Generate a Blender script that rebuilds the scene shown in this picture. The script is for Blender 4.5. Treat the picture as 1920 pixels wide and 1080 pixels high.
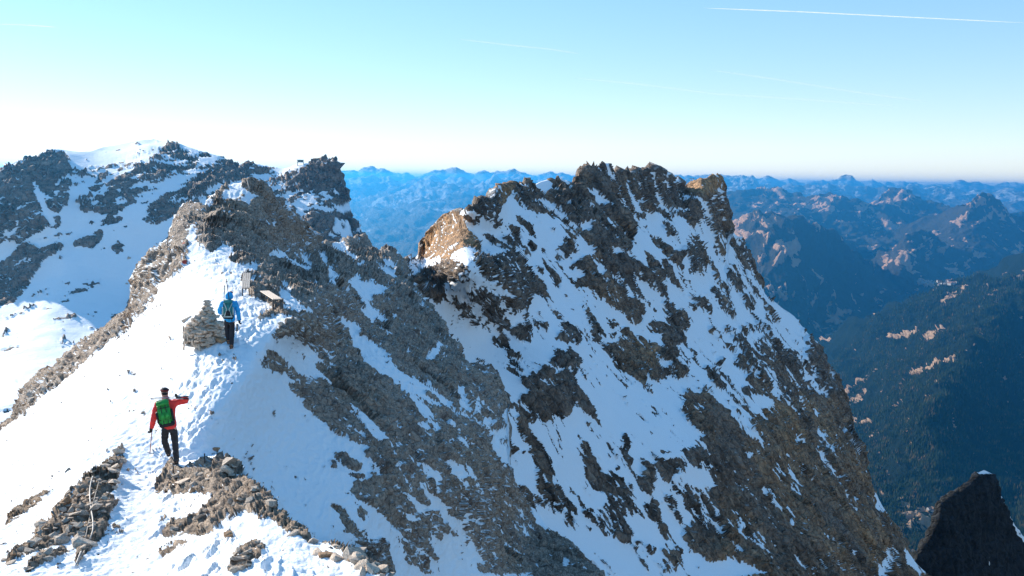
import bpy, bmesh, math, random, time
import numpy as np
from mathutils import Vector, Matrix, Euler
QN, QR, QL = 1.5, 1.6, 2.0
T0 = time.time()
rng = random.Random(7)
for o in list(bpy.data.objects):
    bpy.data.objects.remove(o)
scene = bpy.context.scene
col = scene.collection

# ------------------------------------------------------------------ camera, sky, sun, exposure
PITCH = math.radians(7.0)
ROLL = math.radians(0.9)           # the horizon drops a little to the right
FPX = 1663.0                       # focal length in pixels of the 1920 px wide photograph
cam_d = bpy.data.cameras.new('camera')
cam = bpy.data.objects.new('camera', cam_d)
col.objects.link(cam)
scene.camera = cam
cam_d.sensor_width = 36.0
cam_d.lens = FPX * 36.0 / 1920.0
cam_d.clip_start = 0.1
cam_d.clip_end = 250000.0
cam.location = (0, 0, 0)
cam.rotation_euler = (Matrix.Rotation(math.pi / 2 - PITCH, 3, 'X') @ Matrix.Rotation(ROLL, 3, 'Z')).to_euler()

SUN_AZ = math.radians(-52.0)       # left of the view direction
SUN_EL = math.radians(21.0)
SUN = Vector((math.sin(SUN_AZ) * math.cos(SUN_EL), math.cos(SUN_AZ) * math.cos(SUN_EL), math.sin(SUN_EL)))
world = bpy.data.worlds.new('World')
scene.world = world
world.use_nodes = True
wn = world.node_tree.nodes; wl = world.node_tree.links
bgn = wn['Background']
sky = wn.new('ShaderNodeTexSky')
sky.sky_type = 'NISHITA'
sky.sun_disc = False
sky.sun_elevation = SUN_EL
sky.sun_rotation = SUN_AZ
sky.altitude = 2000
sky.air_density = 1.1
sky.dust_density = 0.15
sky.ozone_density = 1.2
hs = wn.new('ShaderNodeHueSaturation')
hs.inputs['Saturation'].default_value = 1.62
hs.inputs['Hue'].default_value = 0.490
gm = wn.new('ShaderNodeGamma'); gm.inputs['Gamma'].default_value = 0.52
tn = wn.new('ShaderNodeMix'); tn.data_type = 'RGBA'; tn.blend_type = 'MULTIPLY'; tn.inputs[0].default_value = 1
tn.inputs[7].default_value = (0.95, 0.96, 1.06, 1)
wl.new(sky.outputs[0], gm.inputs['Color']); wl.new(gm.outputs[0], tn.inputs[6]); wl.new(tn.outputs[2], hs.inputs['Color'])
wl.new(hs.outputs[0], bgn.inputs['Color'])
bgn.inputs['Strength'].default_value = 0.15
sun_d = bpy.data.lights.new('sun', 'SUN')
sun_d.energy = 3.0
sun_d.angle = math.radians(0.53)
sun_d.color = (1.0, 0.93, 0.82)
sun = bpy.data.objects.new('sun', sun_d)
sun.rotation_euler = (-SUN).to_track_quat('-Z', 'Y').to_euler()
col.objects.link(sun)
scene.view_settings.view_transform = 'Standard'
scene.view_settings.look = 'None'
scene.view_settings.gamma = 1.0
scene.view_settings.use_curve_mapping = False
scene.view_settings.exposure = 1.57

# ------------------------------------------------------------------ helpers
def tag(o, label=None, cat=None, group=None, kind=None):
    if label: o['label'] = label
    if cat: o['category'] = cat
    if group: o['group'] = group
    if kind: o['kind'] = kind
    return o

CR, SR = math.cos(ROLL), math.sin(ROLL)
CP, SP = math.cos(PITCH), math.sin(PITCH)
def rays(px, py):
    """direction (x, y, z) with y = 1 along the ground heading"""
    a = (np.asarray(px, float) - 960.0) / FPX
    b = (540.0 - np.asarray(py, float)) / FPX
    a, b = a * CR - b * SR, a * SR + b * CR
    dy = CP + b * SP
    dz = -SP + b * CP
    return a / dy, np.ones_like(dy), dz / dy
def at(px, py, d):
    x, y, z = rays(px, py)
    return Vector((float(x) * d, d, float(z) * d))

_r = np.random.RandomState(11)
PERM = _r.permutation(256)
PERM = np.concatenate([PERM, PERM, PERM]).astype(np.int32)
GR = _r.normal(size=(256, 3)); GR /= np.linalg.norm(GR, axis=1)[:, None]; GR = GR.astype(np.float32)
def perlin(P, seed=0):
    P = P + np.array([seed * 17.31, seed * 7.77, seed * 3.19])
    I = np.floor(P)
    F = (P - I).astype(np.float32)
    I = I.astype(np.int64) & 255
    W = F * F * F * (F * (F * 6 - 15) + 10)
    out = 0
    for dx in (0, 1):
        hx = PERM[(I[:, 0] + dx) & 255]
        wx = W[:, 0] if dx else 1 - W[:, 0]
        for dy in (0, 1):
            hy = PERM[hx + ((I[:, 1] + dy) & 255)]
            wy = wx * (W[:, 1] if dy else 1 - W[:, 1])
            for dz in (0, 1):
                g = GR[PERM[hy + ((I[:, 2] + dz) & 255)]]
                dot = g[:, 0] * (F[:, 0] - dx) + g[:, 1] * (F[:, 1] - dy) + g[:, 2] * (F[:, 2] - dz)
                out = out + wy * (W[:, 2] if dz else 1 - W[:, 2]) * dot
    return out * 1.6

def lod_noise(P, d, lo, hi, kind='fbm', gain=1.0, seed=0):
    """world-anchored fractal noise; octaves run from hi*d down to lo*d metres"""
    out = np.zeros(len(P))
    lmax = 2.0 ** math.ceil(math.log2(hi * d.max()))
    lmin = lo * d.min()
    lam = lmax; k = 0
    while lam > lmin:
        r = lam / d
        w = np.clip((np.log2(r / lo)) / 0.8, 0, 1) * np.clip(1 - np.log2(r / hi) / 0.8, 0, 1)
        idx = np.nonzero(w > 0.01)[0]
        if len(idx):
            n = perlin(P[idx] / lam, seed * 31 + k)
            if kind == 'ridge': n = 1 - 2 * np.abs(n) ** 0.85 * 1.3 - 0.25
            elif kind == 'billow': n = 2 * np.abs(n) - 0.45
            amp = lam ** gain if gain != 1.0 else lam
            out[idx] += w[idx] * n * amp
        lam *= 0.5; k += 1
    return out

def facets(P, seed=0):
    """broken rock: every cell of a jittered grid is a block with its own tilted face"""
    P = P + seed * 13.7
    I = np.floor(P).astype(np.int64)
    F = (P - I).astype(np.float32)
    best = np.full(len(P), 9e9, np.float32); sec = best.copy(); out = np.zeros(len(P), np.float32)
    for dx in (-1, 0, 1):
        for dy in (-1, 0, 1):
            for dz in (-1, 0, 1):
                h = PERM[(PERM[(PERM[(I[:, 0] + dx) & 255] + I[:, 1] + dy) & 255] + I[:, 2] + dz) & 255]
                g = GR[h]; g2 = GR[(h + 91) & 255]
                v = F - (np.array([dx, dy, dz], np.float32) + .5 + .45 * g)
                d = (v * v).sum(1)
                val = (v * g2).sum(1) * .8 + .2 * g[:, 0]
                m = d < best
                sec = np.where(m, best, np.minimum(sec, d))
                out = np.where(m, val, out); best = np.where(m, d, best)
    edge = np.clip((np.sqrt(sec) - np.sqrt(best)) / .12, 0, 1)
    return out - .22 * (1 - edge)
def lod_facets(P, d, rel, seed=0):
    out = np.zeros(len(P)); L = np.log2(rel * d)
    for k in range(int(np.floor(L.min())), int(np.ceil(L.max())) + 1):
        w = np.clip(1 - np.abs(L - k), 0, 1); idx = np.nonzero(w > .02)[0]
        if len(idx): out[idx] += w[idx] * facets(P[idx] / 2.0 ** k, seed + k) * 2.0 ** k
    return out

def interp_poly(pts, x):
    p = np.array(pts, float)
    return np.interp(x, p[:, 0], p[:, 1])

class TPS:
    """thin plate spline of inverse distance: planes in space come out as planes"""
    def __init__(self, pts, lam=0.0):
        p = np.array(pts, float)
        self.c = p[:, :2] / 500.0
        self.s = 1.0 / p[:, 2]
        self.m = self.s.mean()
        n = len(p)
        r = np.linalg.norm(self.c[:, None] - self.c[None], axis=2)
        K = self.U(r) + lam * np.eye(n)
        Q = np.hstack([np.ones((n, 1)), self.c])
        A = np.zeros((n + 3, n + 3))
        A[:n, :n] = K; A[:n, n:] = Q; A[n:, :n] = Q.T
        b = np.zeros(n + 3); b[:n] = self.s / self.m
        self.w = np.linalg.solve(A, b)
    def U(self, r):
        return np.where(r > 1e-9, r * r * np.log(np.maximum(r, 1e-9)), 0)
    def __call__(self, x, y):
        sh = x.shape
        q = np.stack([x.ravel(), y.ravel()], 1) / 500.0
        out = np.zeros(len(q))
        for a in range(0, len(q), 50000):
            qq = q[a:a + 50000]
            r = np.linalg.norm(qq[:, None] - self.c[None], axis=2)
            out[a:a + 50000] = self.U(r) @ self.w[:-3] + self.w[-3] + qq @ self.w[-2:]
        return (out * self.m).reshape(sh)

# rasters of what covers the ground (1 = bare rock, 0 = snow), drawn as outlines of the real patches
RX0, RY0, RW, RH = -120, 200, 2160, 960
def fill(R, pts, val):
    p = np.array(pts, float)
    x0, y0 = np.floor(p.min(0)).astype(int); x1, y1 = np.ceil(p.max(0)).astype(int)
    x0 = max(x0, RX0); y0 = max(y0, RY0); x1 = min(x1, RX0 + RW); y1 = min(y1, RY0 + RH)
    if x1 <= x0 or y1 <= y0: return
    X, Y = np.meshgrid(np.arange(x0, x1) + .5, np.arange(y0, y1) + .5)
    ins = np.zeros(X.shape, bool)
    n = len(p)
    for i in range(n):
        ax, ay = p[i]; bx, by = p[(i + 1) % n]
        if ay == by: continue
        c = ((ay > Y) != (by > Y)) & (X < (bx - ax) * (Y - ay) / (by - ay) + ax)
        ins ^= c
    sub = R[y0 - RY0:y1 - RY0, x0 - RX0:x1 - RX0]
    sub[ins] = val
def blur(R, s):
    k = np.exp(-0.5 * (np.arange(-int(3 * s), int(3 * s) + 1) / s) ** 2); k /= k.sum()
    h = len(k) // 2
    A = np.pad(R, ((h, h), (0, 0)), mode='edge')
    B = sum(k[i] * A[i:i + R.shape[0]] for i in range(len(k)))
    A = np.pad(B, ((0, 0), (h, h)), mode='edge')
    return sum(k[i] * A[:, i:i + R.shape[1]] for i in range(len(k)))
def sample(R, x, y):
    u = np.clip(x - RX0 - .5, 0, RW - 1.01); v = np.clip(y - RY0 - .5, 0, RH - 1.01)
    i = u.astype(int); j = v.astype(int); a = u - i; b = v - j
    return (R[j, i] * (1 - a) + R[j, i + 1] * a) * (1 - b) + (R[j + 1, i] * (1 - a) + R[j + 1, i + 1] * a) * b
def pp(s):
    return [tuple(float(v) for v in t.split(',')) for t in s.split()]
# ------------------------------------------------------------------ outlines of rock and snow patches
TILES = [
 # (origin x, origin y, unit, base, rock outlines, snow outlines)
 (840, 300, 3.3333/1.0, None, [], []),
 (440, 400, 2.0833, None, ["0,0 192,0 192,108 0,108"],
  ["2,7 6,8 12,10 16,14 15,16 10,12 7,13", "4,23 9,20 14,25 12,31 8,31", "20,17 27,18 27,23 24,24",
   "33,21 38,21 42,25 39,26", "38,16 43,17 45,23 48,29 46,30 43,24",
   "24,30 30,33 31,31 38,34 45,36 49,41 58,45 65,50 69,50 66,53 60,50 52,46 45,40 40,43 34,40 28,38",
   "54,32 58,35 64,41 70,50 68,51 60,43", "71,60 75,64 72,64",
   "75,37 80,38 83,42 82,47 90,52 93,57 91,61 92,64 88,64 84,56 81,48 77,43",
   "86,29 97,27 104,34 115,37 113,40 107,43 104,42 100,36 92,34 87,32", "118,35 124,40 122,41",
   "111,45 117,45 112,49 109,49", "133,40 138,42 144,48 143,52 145,60 140,56 133,51 134,46",
   "124,44 130,47 142,58 140,59 128,49",
   "39,65 46,62 48,67 51,71 48,74 54,79 58,84 68,89 62,90 52,84 44,79 40,74",
   "100,58 105,59 110,55 113,61 120,62 124,58 125,64 132,66 139,68 134,71 128,76 123,74 121,79 123,86 131,92 138,99 133,99 126,94 124,101 132,106 134,108 124,104 120,96 113,90 110,92 108,86 118,87 112,80 107,73 102,67",
   "93,95 97,92 100,97 106,99 112,104 111,108 102,108 98,105 92,101", "140,93 145,94 142,98",
   "150,65 155,69 153,73 151,69",
   "153,49 157,44 165,42 175,42 192,42 188,45 177,48 170,51 163,56 157,58 155,54",
   "163,67 168,69 175,64 172,69 166,71", "160,73 168,80 174,88 170,87 163,78",
   "168,77 175,77 180,82 192,78 192,108 190,104 188,98 180,90 172,81",
   "0,46 12,46 17,44 25,48 19,50 20,53 12,53 6,56 7,68 13,68 14,58 19,58 16,63 12,69 14,75 18,76 24,79 30,82 34,86 30,88 22,92 20,97 28,95 35,92 43,91 50,95 45,98 40,102 34,108 0,108",
   "42,80 48,80 58,84 70,89 60,91 50,88 44,86"]),
 (440, 625, 2.0833, None,
  ["34,0 33,3 38,6 43,4 45,1 52,2 62,9 70,15 75,23 80,26 76,28 73,28 73,33 84,42 93,50 100,60 110,70 119,75 127,83 133,90 139,96 133,95 129,98 120,90 115,78 110,72 104,67 97,56 90,49 80,43 70,40 57,37 55,34 48,27 42,20 34,16 26,15 28,19 26,24 24,30 35,36 46,35 49,40 55,43 54,46 49,44 47,48 51,53 58,58 62,67 73,73 78,79 90,90 101,96 110,100 117,99 118,103 115,108 192,108 192,0"],
  ["100,0 108,0 116,4 125,10 134,17 140,24 150,35 163,42 174,50 187,58 192,62 192,68 185,63 178,56 170,51 168,53 178,61 184,68 180,67 172,62 163,55 156,54 165,60 174,68 182,77 176,75 172,72 176,78 184,86 180,90 177,84 172,88 167,85 164,81 171,78 168,73 160,64 155,57 148,52 143,47 140,43 131,37 122,31 113,22 106,15 104,8",
   "132,1 138,1 144,5 140,7 134,4", "152,17 156,17 156,21",
   "181,8 186,11 183,20 186,22 180,22 177,26 172,25 173,18 177,15 180,15", "108,40 112,41 110,43",
   "110,90 116,90 116,95 113,93", "188,97 192,95 192,101 189,100"]),
 (600, 850, 2.0833, None,
  ["38,0 42,4 50,10 56,19 63,27 73,33 84,40 90,46 100,47 112,49 118,56 125,60 130,67 133,72 137,78 141,88 147,98 141,99 142,105 146,108 192,108 192,38 182,30 174,26 170,15 165,9 152,3 150,0",
   "12,0 20,1 29,6 36,11 37,15 32,17 25,14 17,9 13,4", "8,5 11,4 17,11 17,14 10,12", "1,10 5,10 7,13 5,15",
   "25,17 34,19 41,22 36,24 29,23", "42,17 48,18 50,20 45,21",
   "29,26 35,24 42,25 45,21 55,21 61,25 66,29 71,35 76,38 82,45 88,52 94,51 104,51 107,57 108,61 115,64 122,72 122,75 117,73 110,72 104,66 100,67 105,70 111,77 110,79 104,76 99,72 98,75 101,79 96,76 91,74 96,80 102,88 105,95 103,96 95,90 86,85 82,82 76,76 68,70 63,62 57,57 50,52 52,49 46,48 38,44 33,40 29,34",
   "68,72 72,77 80,82 88,88 95,95 99,103 104,108 94,108 85,100 80,93 73,88 70,82",
   "74,94 78,91 82,98 82,101 77,98", "33,51 36,48 41,51 45,58 45,62 41,61 35,58",
   "7,46 12,45 18,47 24,54 28,60 31,66 38,69 44,73 46,77 52,76 58,77 63,81 60,83 58,84 63,91 64,96 68,102 71,108 60,106 50,98 42,88 36,82 32,78 29,73 21,70 19,61 17,57 21,56 12,50"],
  ["66,9 71,8 74,12 76,20 82,27 82,36 92,44 88,41 80,35 79,30 74,22 70,16",
   "90,10 97,11 104,17 108,25 104,30 104,37 103,33 102,27 95,22 92,18",
   "87,25 95,34 105,38 116,49 104,48 96,44 93,37 89,31",
   "114,5 125,9 138,17 142,26 137,23 129,21 126,23 115,18", "127,25 135,29 128,28",
   "126,36 129,38 127,42 125,39", "127,50 133,53 139,60 140,66 136,62 129,60 126,56",
   "159,38 166,44 171,49 169,50 163,44", "176,60 182,64 186,76 183,78 181,73 180,66",
   "152,71 157,76 165,82 181,93 185,95 178,93 165,84 155,76", "154,88 158,89 158,96 153,98 155,93",
   "190,45 192,46 192,52",
   "150,0 168,0 172,6 178,13 179,0 181,0 184,12 190,22 192,24 192,38 184,30 175,27 170,15 165,9 155,4",
   "76,54 82,56 88,58 88,60 82,62 78,60", "110,60 114,61 121,68 118,67"]),
 (600, 850, 2.0833, None, ["125,64 130,63 138,66 142,71 150,76 147,76 138,73 130,69"], []),
 (840, 400, 2.0833, None,
  ["0,0 13,0 17,10 20,20 26,22 30,32 27,36 20,30 12,33 4,36 5,39 0,40",
   "0,40 8,42 17,47 21,57 12,60 2,60 0,62", "12,1 22,3 29,9 24,10 17,5",
   "30,0 42,0 45,4 50,9 47,11 47,14 40,13 40,10 33,6", "25,15 35,17 42,21 52,22 58,25 62,28 55,34 48,33 38,29 35,25",
   "55,10 60,12 65,19 66,25 68,28 63,28 57,19", "60,1 66,2 70,7 77,10 77,16 81,21 79,23 73,20 68,13 61,7",
   "72,22 76,25 79,31 77,35 72,31", "66,29 70,31 75,39 72,39 68,34", "85,30 90,33 87,37 84,33",
   "24,36 33,38 38,41 46,36 55,35 58,31 63,33 63,40 68,46 72,51 80,57 86,60 90,67 92,77 90,79 86,75 79,73 74,75 72,82 70,88 72,98 74,108 56,108 54,100 60,97 62,94 53,89 58,85 52,84 47,78 45,73 52,73 60,76 62,77 55,72 45,65 37,61 30,56 27,49 24,44",
   "14,66 22,62 28,66 36,68 43,74 46,80 50,90 53,98 54,106 48,102 44,98 36,96 30,88 26,82 18,76 16,72",
   "3,72 14,76 20,84 22,90 28,92 34,104 28,105 20,100 18,94 10,92 8,85 4,80",
   "77,47 82,48 86,50 85,58 82,56 79,50", "87,45 92,48 97,54 103,60 101,66 97,69 92,63 89,55",
   "102,20 107,23 112,29 113,33 117,34 114,36 108,36 106,42 100,44 95,40 98,37 96,32 104,27",
   "88,0 98,8 105,17 110,23 120,26 128,31 133,33 128,34 134,38 140,40 148,38 158,38 166,44 172,50 168,60 170,66 182,82 190,90 186,90 178,80 172,74 164,68 157,63 160,75 168,78 176,90 175,98 165,100 157,93 148,84 138,78 131,68 125,66 116,67 114,62 118,59 126,57 128,55 120,52 112,52 108,48 116,43 122,39 125,39 130,46 133,53 138,56 140,50 134,44 126,38 126,36 134,37 136,40 142,40 136,33 150,30 160,36 166,32 165,20 162,10 160,0",
   "182,19 192,22 192,34 183,24", "175,33 182,36 188,44 192,46 192,60 186,53 180,50 176,46 180,46 178,38",
   "168,50 176,50 186,55 192,60 192,76 184,70 176,62 170,62", "169,10 174,15 173,17", "178,10 183,16 182,18 178,13",
   "166,0 178,0 177,7 172,4", "117,78 122,77 126,82 131,88 133,92 140,104 142,108 128,108 125,98 121,90 122,86 118,82",
   "142,93 148,94 155,100 148,104 142,102", "151,104 160,103 164,108 150,108", "98,100 106,97 114,102 120,108 101,108",
   "75,96 82,98 88,102 90,108 84,107 78,101", "96,86 100,89 104,95 100,94", "104,70 108,76 105,75",
   "178,102 184,95 192,100 192,108 182,108"],
  ["41,51 46,49 48,52 44,53", "30,46 38,51 41,53 36,52", "108,1 113,3 106,4", "121,8 127,5 131,8 128,13 125,18 121,14 119,13",
   "143,3 146,9 151,12 150,15 143,11", "146,20 151,23 149,25", "146,55 150,59 145,61"]),
 (840, 625, 2.0833, None,
  ["0,0 3,7 8,9 12,16 13,23 15,26 24,27 30,33 36,31 42,36 49,41 47,46 50,50 46,53 50,60 55,62 58,70 54,70 51,66 49,75 53,82 50,85 42,88 39,86 37,79 30,75 27,66 27,54 24,61 22,70 18,70 13,60 15,50 8,49 4,49 8,55 12,66 20,72 28,78 32,84 36,92 39,96 36,97 36,106 38,108 0,108",
   "39,3 44,4 48,1 54,6 54,10 60,14 63,22 65,29 69,32 68,34 60,30 54,24 53,18 50,13 46,14 41,10",
   "56,0 74,0 77,4 75,10 70,8 60,4", "84,0 88,1 96,5 100,0 120,0 121,6 118,11 112,10 104,8 95,5",
   "95,15 104,16 108,18 106,12 112,13 117,19 118,27 114,37 117,48 121,53 122,60 128,65 131,72 129,75 123,70 119,67 113,67 110,72 104,78 96,73 90,66 92,74 91,79 86,79 80,72 76,66 79,77 76,82 71,82 72,89 78,93 84,99 88,104 88,108 80,105 74,100 67,98 66,94 62,86 62,79 60,76 64,73 60,68 56,64 62,60 66,54 70,56 72,51 66,45 65,40 69,38 72,41 76,38 82,34 87,25 96,23 94,19",
   "46,52 55,54 58,57 54,58 47,54", "53,41 57,46 54,45", "78,81 83,93 81,92", "46,97 49,94 56,100 60,108 54,108 50,101",
   "65,106 80,104 84,108 65,108", "123,80 129,81 126,83", "113,91 119,90 122,97 127,102 130,108 117,108 113,101 118,99",
   "151,85 156,88 162,94 164,102 162,108 156,108 155,97 156,90", "128,0 134,0 136,6 132,8", "135,0 150,0 148,6 142,4",
   "152,0 165,0 168,3 176,5 182,10 192,14 192,26 185,28 190,35 192,41 186,44 180,42 179,38 183,32 176,38 178,46 170,42 160,35 150,26 142,19 138,12 146,9 153,6"],
  ["5,49 14,49 13,57 18,68 20,70 18,71 10,66 8,56", "0,64 4,69 14,73 20,76 12,78 6,73 0,68", "0,77 6,82 4,85 0,82",
   "6,93 12,95 18,98 22,100 17,104 12,100", "0,96 4,96 5,99 1,101", "24,91 30,89 28,94",
   "80,42 88,41 95,43 93,46 95,50 88,48 84,47", "94,34 101,32 108,35 100,34 95,38", "72,82 76,83 74,88 72,87", "73,41 75,48 73,49",
   "151,23 157,24 157,30 152,27", "168,32 173,34 171,37", "181,0 192,0 192,7 186,6"]),
 (1000, 850, 2.0833, None,
  ["0,0 12,0 15,8 16,13 20,21 16,17 10,12 5,5 7,12 13,20 20,29 24,37 30,40 35,45 38,52 34,53 28,47 25,50 20,46 10,42 4,36 0,30",
   "0,36 8,42 14,47 22,47 28,53 37,60 48,66 56,70 50,70 42,63 36,58 26,55 22,52 13,46 20,56 16,57 12,54 10,50 0,46",
   "29,56 35,58 38,66 41,70 34,69 29,64", "0,65 8,69 18,74 26,77 36,84 44,93 54,98 60,104 64,108 66,140 0,140",
   "34,32 40,34 44,44 46,50 42,50 38,43 40,42 36,37",
   "42,4 38,0 52,0 55,8 62,14 63,18 72,19 80,22 82,28 83,32 88,36 88,42 94,50 100,57 103,62 98,59 91,55 92,60 88,59 84,52 81,47 82,54 85,59 80,57 82,64 86,72 88,79 96,80 99,82 108,84 112,86 122,88 126,85 124,78 118,78 113,70 110,64 113,63 106,60 100,54 97,47 104,45 108,42 110,48 113,53 113,60 116,64 121,67 125,75 128,84 132,88 135,98 136,103 132,100 127,97 132,106 130,108 117,108 114,100 115,94 112,90 106,92 102,87 99,83 96,81 80,81 72,77 64,74 59,67 52,62 45,57 38,53 45,50 60,49 62,43 66,39 65,34 62,36 56,34 52,29 47,22 46,13",
   "72,12 76,12 77,17 73,15", "81,0 88,1 88,12 85,7",
   "96,4 99,3 104,9 110,8 110,5 118,7 124,5 134,2 136,0 192,0 192,140 186,140 184,100 178,99 174,94 166,97 158,99 152,93 149,90 141,91 136,85 133,78 134,69 140,67 141,62 144,58 140,53 135,46 134,41 136,33 138,25 144,30 150,32 158,30 164,31 162,25 158,18 150,14 143,12 138,8 139,14 136,20 128,18 124,22 122,27 116,24 112,17 110,15 114,28 108,25 103,25 104,34 104,37 99,35 97,26 96,20 97,12",
   "123,28 126,26 132,32 134,38 127,37", "140,23 143,24 142,28", "87,65 92,68 90,69", "97,76 102,79 101,82"],
  ["0,75 4,80 5,83 1,78", "22,80 32,86 40,93 36,92 28,85", "27,95 33,98 29,104 25,100", "38,97 42,100 40,103",
   "0,99 6,105 8,108 2,104", "156,10 162,11 158,15", "144,34 148,35 152,37 151,39 147,38",
   "160,59 164,61 170,70 168,75 176,81 182,82 188,88 185,92 180,92 176,85 168,76 168,71 162,65",
   "184,70 187,62 192,66 188,68 185,74", "156,65 157,75 156,72"]),
 (1240, 400, 2.0833, None,
  ["0,0 0,2 6,6 10,8 11,3 14,4 15,1 19,4 22,6 26,12 30,12 32,7 36,4 38,10 42,15 46,18 45,22 47,28 44,31 48,35 54,38 58,36 58,30 55,23 58,22 60,14 61,0",
   "59,24 62,20 69,24 72,32 78,35 81,42 87,48 88,55 93,62 99,70 105,78 108,82 100,78 94,72 90,66 84,60 80,55 78,50 77,56 72,52 70,44 65,40 66,34 60,28",
   "0,7 5,8 10,11 16,18 13,21 8,20 4,21 0,16", "0,26 6,30 12,36 17,33 18,42 16,46 20,50 14,47 8,42 0,36",
   "22,21 30,18 35,25 38,32 41,40 40,48 40,56 38,58 32,54 30,50 30,56 25,54 24,44 26,40 20,38 18,30 23,33",
   "0,41 5,42 10,50 14,56 12,60 18,66 19,70 12,65 6,60 0,56", "46,49 49,50 50,56 47,58 46,53",
   "58,42 62,44 67,52 70,58 73,64 78,70 72,68 70,71 64,68 60,62 56,56 58,51 61,48", "53,63 60,66 64,78 62,78 58,70",
   "40,70 46,65 52,68 55,74 60,78 62,86 67,94 64,95 58,90 52,87 48,80 42,74", "30,77 36,76 38,74 44,82 43,88 46,92 42,91 37,84 33,81",
   "23,81 27,80 31,87 29,89 25,86", "69,74 76,73 82,72 85,80 82,88 86,91 78,87 72,83 74,78", "82,70 86,66 88,75 85,76",
   "92,85 98,83 102,89 98,91 94,88", "91,94 98,92 104,97 102,99 96,97", "90,78 94,81 92,83", "88,94 94,100 100,106 98,108 92,104",
   "70,104 78,98 86,102 92,108 70,108", "54,104 59,100 64,108 54,108", "42,104 46,101 48,108 42,108",
   "0,62 4,66 8,78 5,79 0,74", "0,78 6,82 12,88 14,85 20,88 24,95 24,101 28,104 24,104 18,98 20,106 14,102 8,96 0,88",
   "0,92 8,96 18,102 22,108 0,108", "119,92 124,98 130,105 136,108 127,108 122,99"], []),
 (1240, 625, 2.0833, None,
  ["0,0 20,0 21,9 24,12 31,19 32,25 37,30 40,29 48,33 52,38 54,43 58,46 57,50 52,49 48,49 44,44 40,36 36,31 30,26 26,18 20,10 15,8 11,11 14,22 8,27 0,25",
   "4,31 10,28 17,25 20,30 23,36 20,40 12,42 6,38 0,42 0,34",
   "20,52 25,50 28,55 34,58 36,50 38,48 41,52 43,60 48,62 55,66 60,70 62,76 68,74 74,84 80,86 88,96 94,102 100,108 0,108 0,104 10,106 18,104 28,102 30,98 28,93 36,93 42,96 46,94 38,90 30,84 22,76 16,70 20,62",
   "42,9 50,8 52,11 45,11", "54,9 60,10 67,18 62,18 56,13", "48,27 54,22 58,22 53,29",
   "52,0 60,5 66,0 75,0 76,8 80,14 86,14 80,10 88,5 93,0 100,8 102,11 105,6 110,12 116,16 122,24 124,32 126,42 133,50 139,56 144,61 145,55 140,50 135,44 136,40 130,36 126,28 127,20 130,14 128,6 130,0 192,0 192,108 96,108 90,98 84,90 78,80 74,75 80,78 76,70 72,66 78,70 86,78 88,72 92,68 98,66 100,63 96,58 90,57 82,56 76,56 72,52 73,48 78,46 74,42 77,38 72,34 66,30 64,26 68,22 64,20 73,19 70,14 66,10 60,6",
   "45,53 52,58 60,64 68,74 74,76 66,68 58,62", "58,53 66,57 70,60 76,66 84,74 80,75 74,68 70,65 62,60"],
  ["92,38 98,42 102,46 104,52 107,60 106,62 102,60 98,55 97,46", "84,26 87,30 87,36 84,34 83,28", "106,16 112,17 108,19",
   "112,26 116,28 114,29", "80,18 84,24 82,24", "89,19 97,26 96,27", "134,67 140,72 138,76 135,73", "138,83 143,90 150,94 142,94 139,90",
   "119,90 122,95 124,98 118,99 113,104 118,97", "93,70 98,76 95,75", "73,85 80,88 88,92 90,99 84,96 76,90", "163,98 167,98 168,105 164,103",
   "160,80 162,84 160,93", "104,0 128,0 128,12 124,22 114,14 108,6"]),
 (1240, 625, 2.0833, None, ["115,15 120,17 121,21 117,18"], []),
 (1280, 640, 4.074, None, ["34,50 130,50 130,140 29,140 29,56"],
  ["46,58 50,60 53,64 50,63", "68,65 72,61 70,66", "82,59 85,61 84,63", "87,70 92,74 95,81 91,79 88,79", "48,81 52,84 50,86",
   "61,94 66,99 74,106 70,106 64,99", "91,93 94,92 98,97 96,103 92,108 88,108 91,99", "100,95 106,99 112,106 108,108 102,104",
   "26,101 32,104 38,108 28,108"]),
 (640, 280, 3.3333, None, ["50,0 240,0 240,36 50,36"],
  ["104,20 113,16 120,19 118,22 114,26 106,22", "94,24 98,24 97,28 93,30", "66,36 70,34 76,36", "86,36 88,33 92,30 98,28 104,33 110,36",
   "112,29 120,32 116,33", "124,32 129,29 128,32", "134,22 142,23 148,29 150,33 144,31 140,26",
   "160,25 163,26 167,34 172,36 165,36", "172,29 180,32 192,34 200,36 186,36 178,33", "186,27 192,28 190,31", "165,28 169,29 166,32"]),
 (1280, 280, 3.3333, None, [], ["14,29 20,25 18,28", "0,27 4,28 2,31"]),
 # ---- great snowy mountain on the left
 (0, 220, 4.0745, None,
  ["MIX2 33,24 60,20 100,12 128,22 150,26 155,40 140,48 126,40 100,35 80,45 70,52 50,52 36,48",
   "-20,32 4,22 8,20 14,20 17,20 22,15 27,15 30,16 31,20 33,22 33,28 32,34 31,40 28,44 28,50 24,52 22,50 19,53 10,57 -20,60",
   "-20,72 3,66 10,60 16,58 20,62 19,68 15,74 10,82 6,86 -20,90", "20,60 28,58 29,60 22,64 18,66",
   "27,64 29,64 28,66", "36,66 38,67 37,69", "30,76 33,75 31,78",
   "52,30 55,27 60,24 66,22 70,20 74,15 78,11 82,11 83,13 78,15 74,19 71,23 68,26 62,27 60,31 58,35 55,33",
   "76,17 80,13 86,15 87,18 84,19 80,18", "81,26 86,26 91,21 90,18 86,21 82,23", "72,23 76,21 79,23 77,26 73,25",
   "83,33 90,28 97,24 100,20 102,17 108,19 114,21 122,23 127,23 124,25 117,27 110,28 104,30 100,31 97,33 92,34 86,35",
   "87,14 90,15 88,16", "91,16 96,16 96,18 93,18", "56,36 60,34 66,33 68,32 64,37 60,39", "68,28 73,27 75,26 72,30 69,31",
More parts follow.
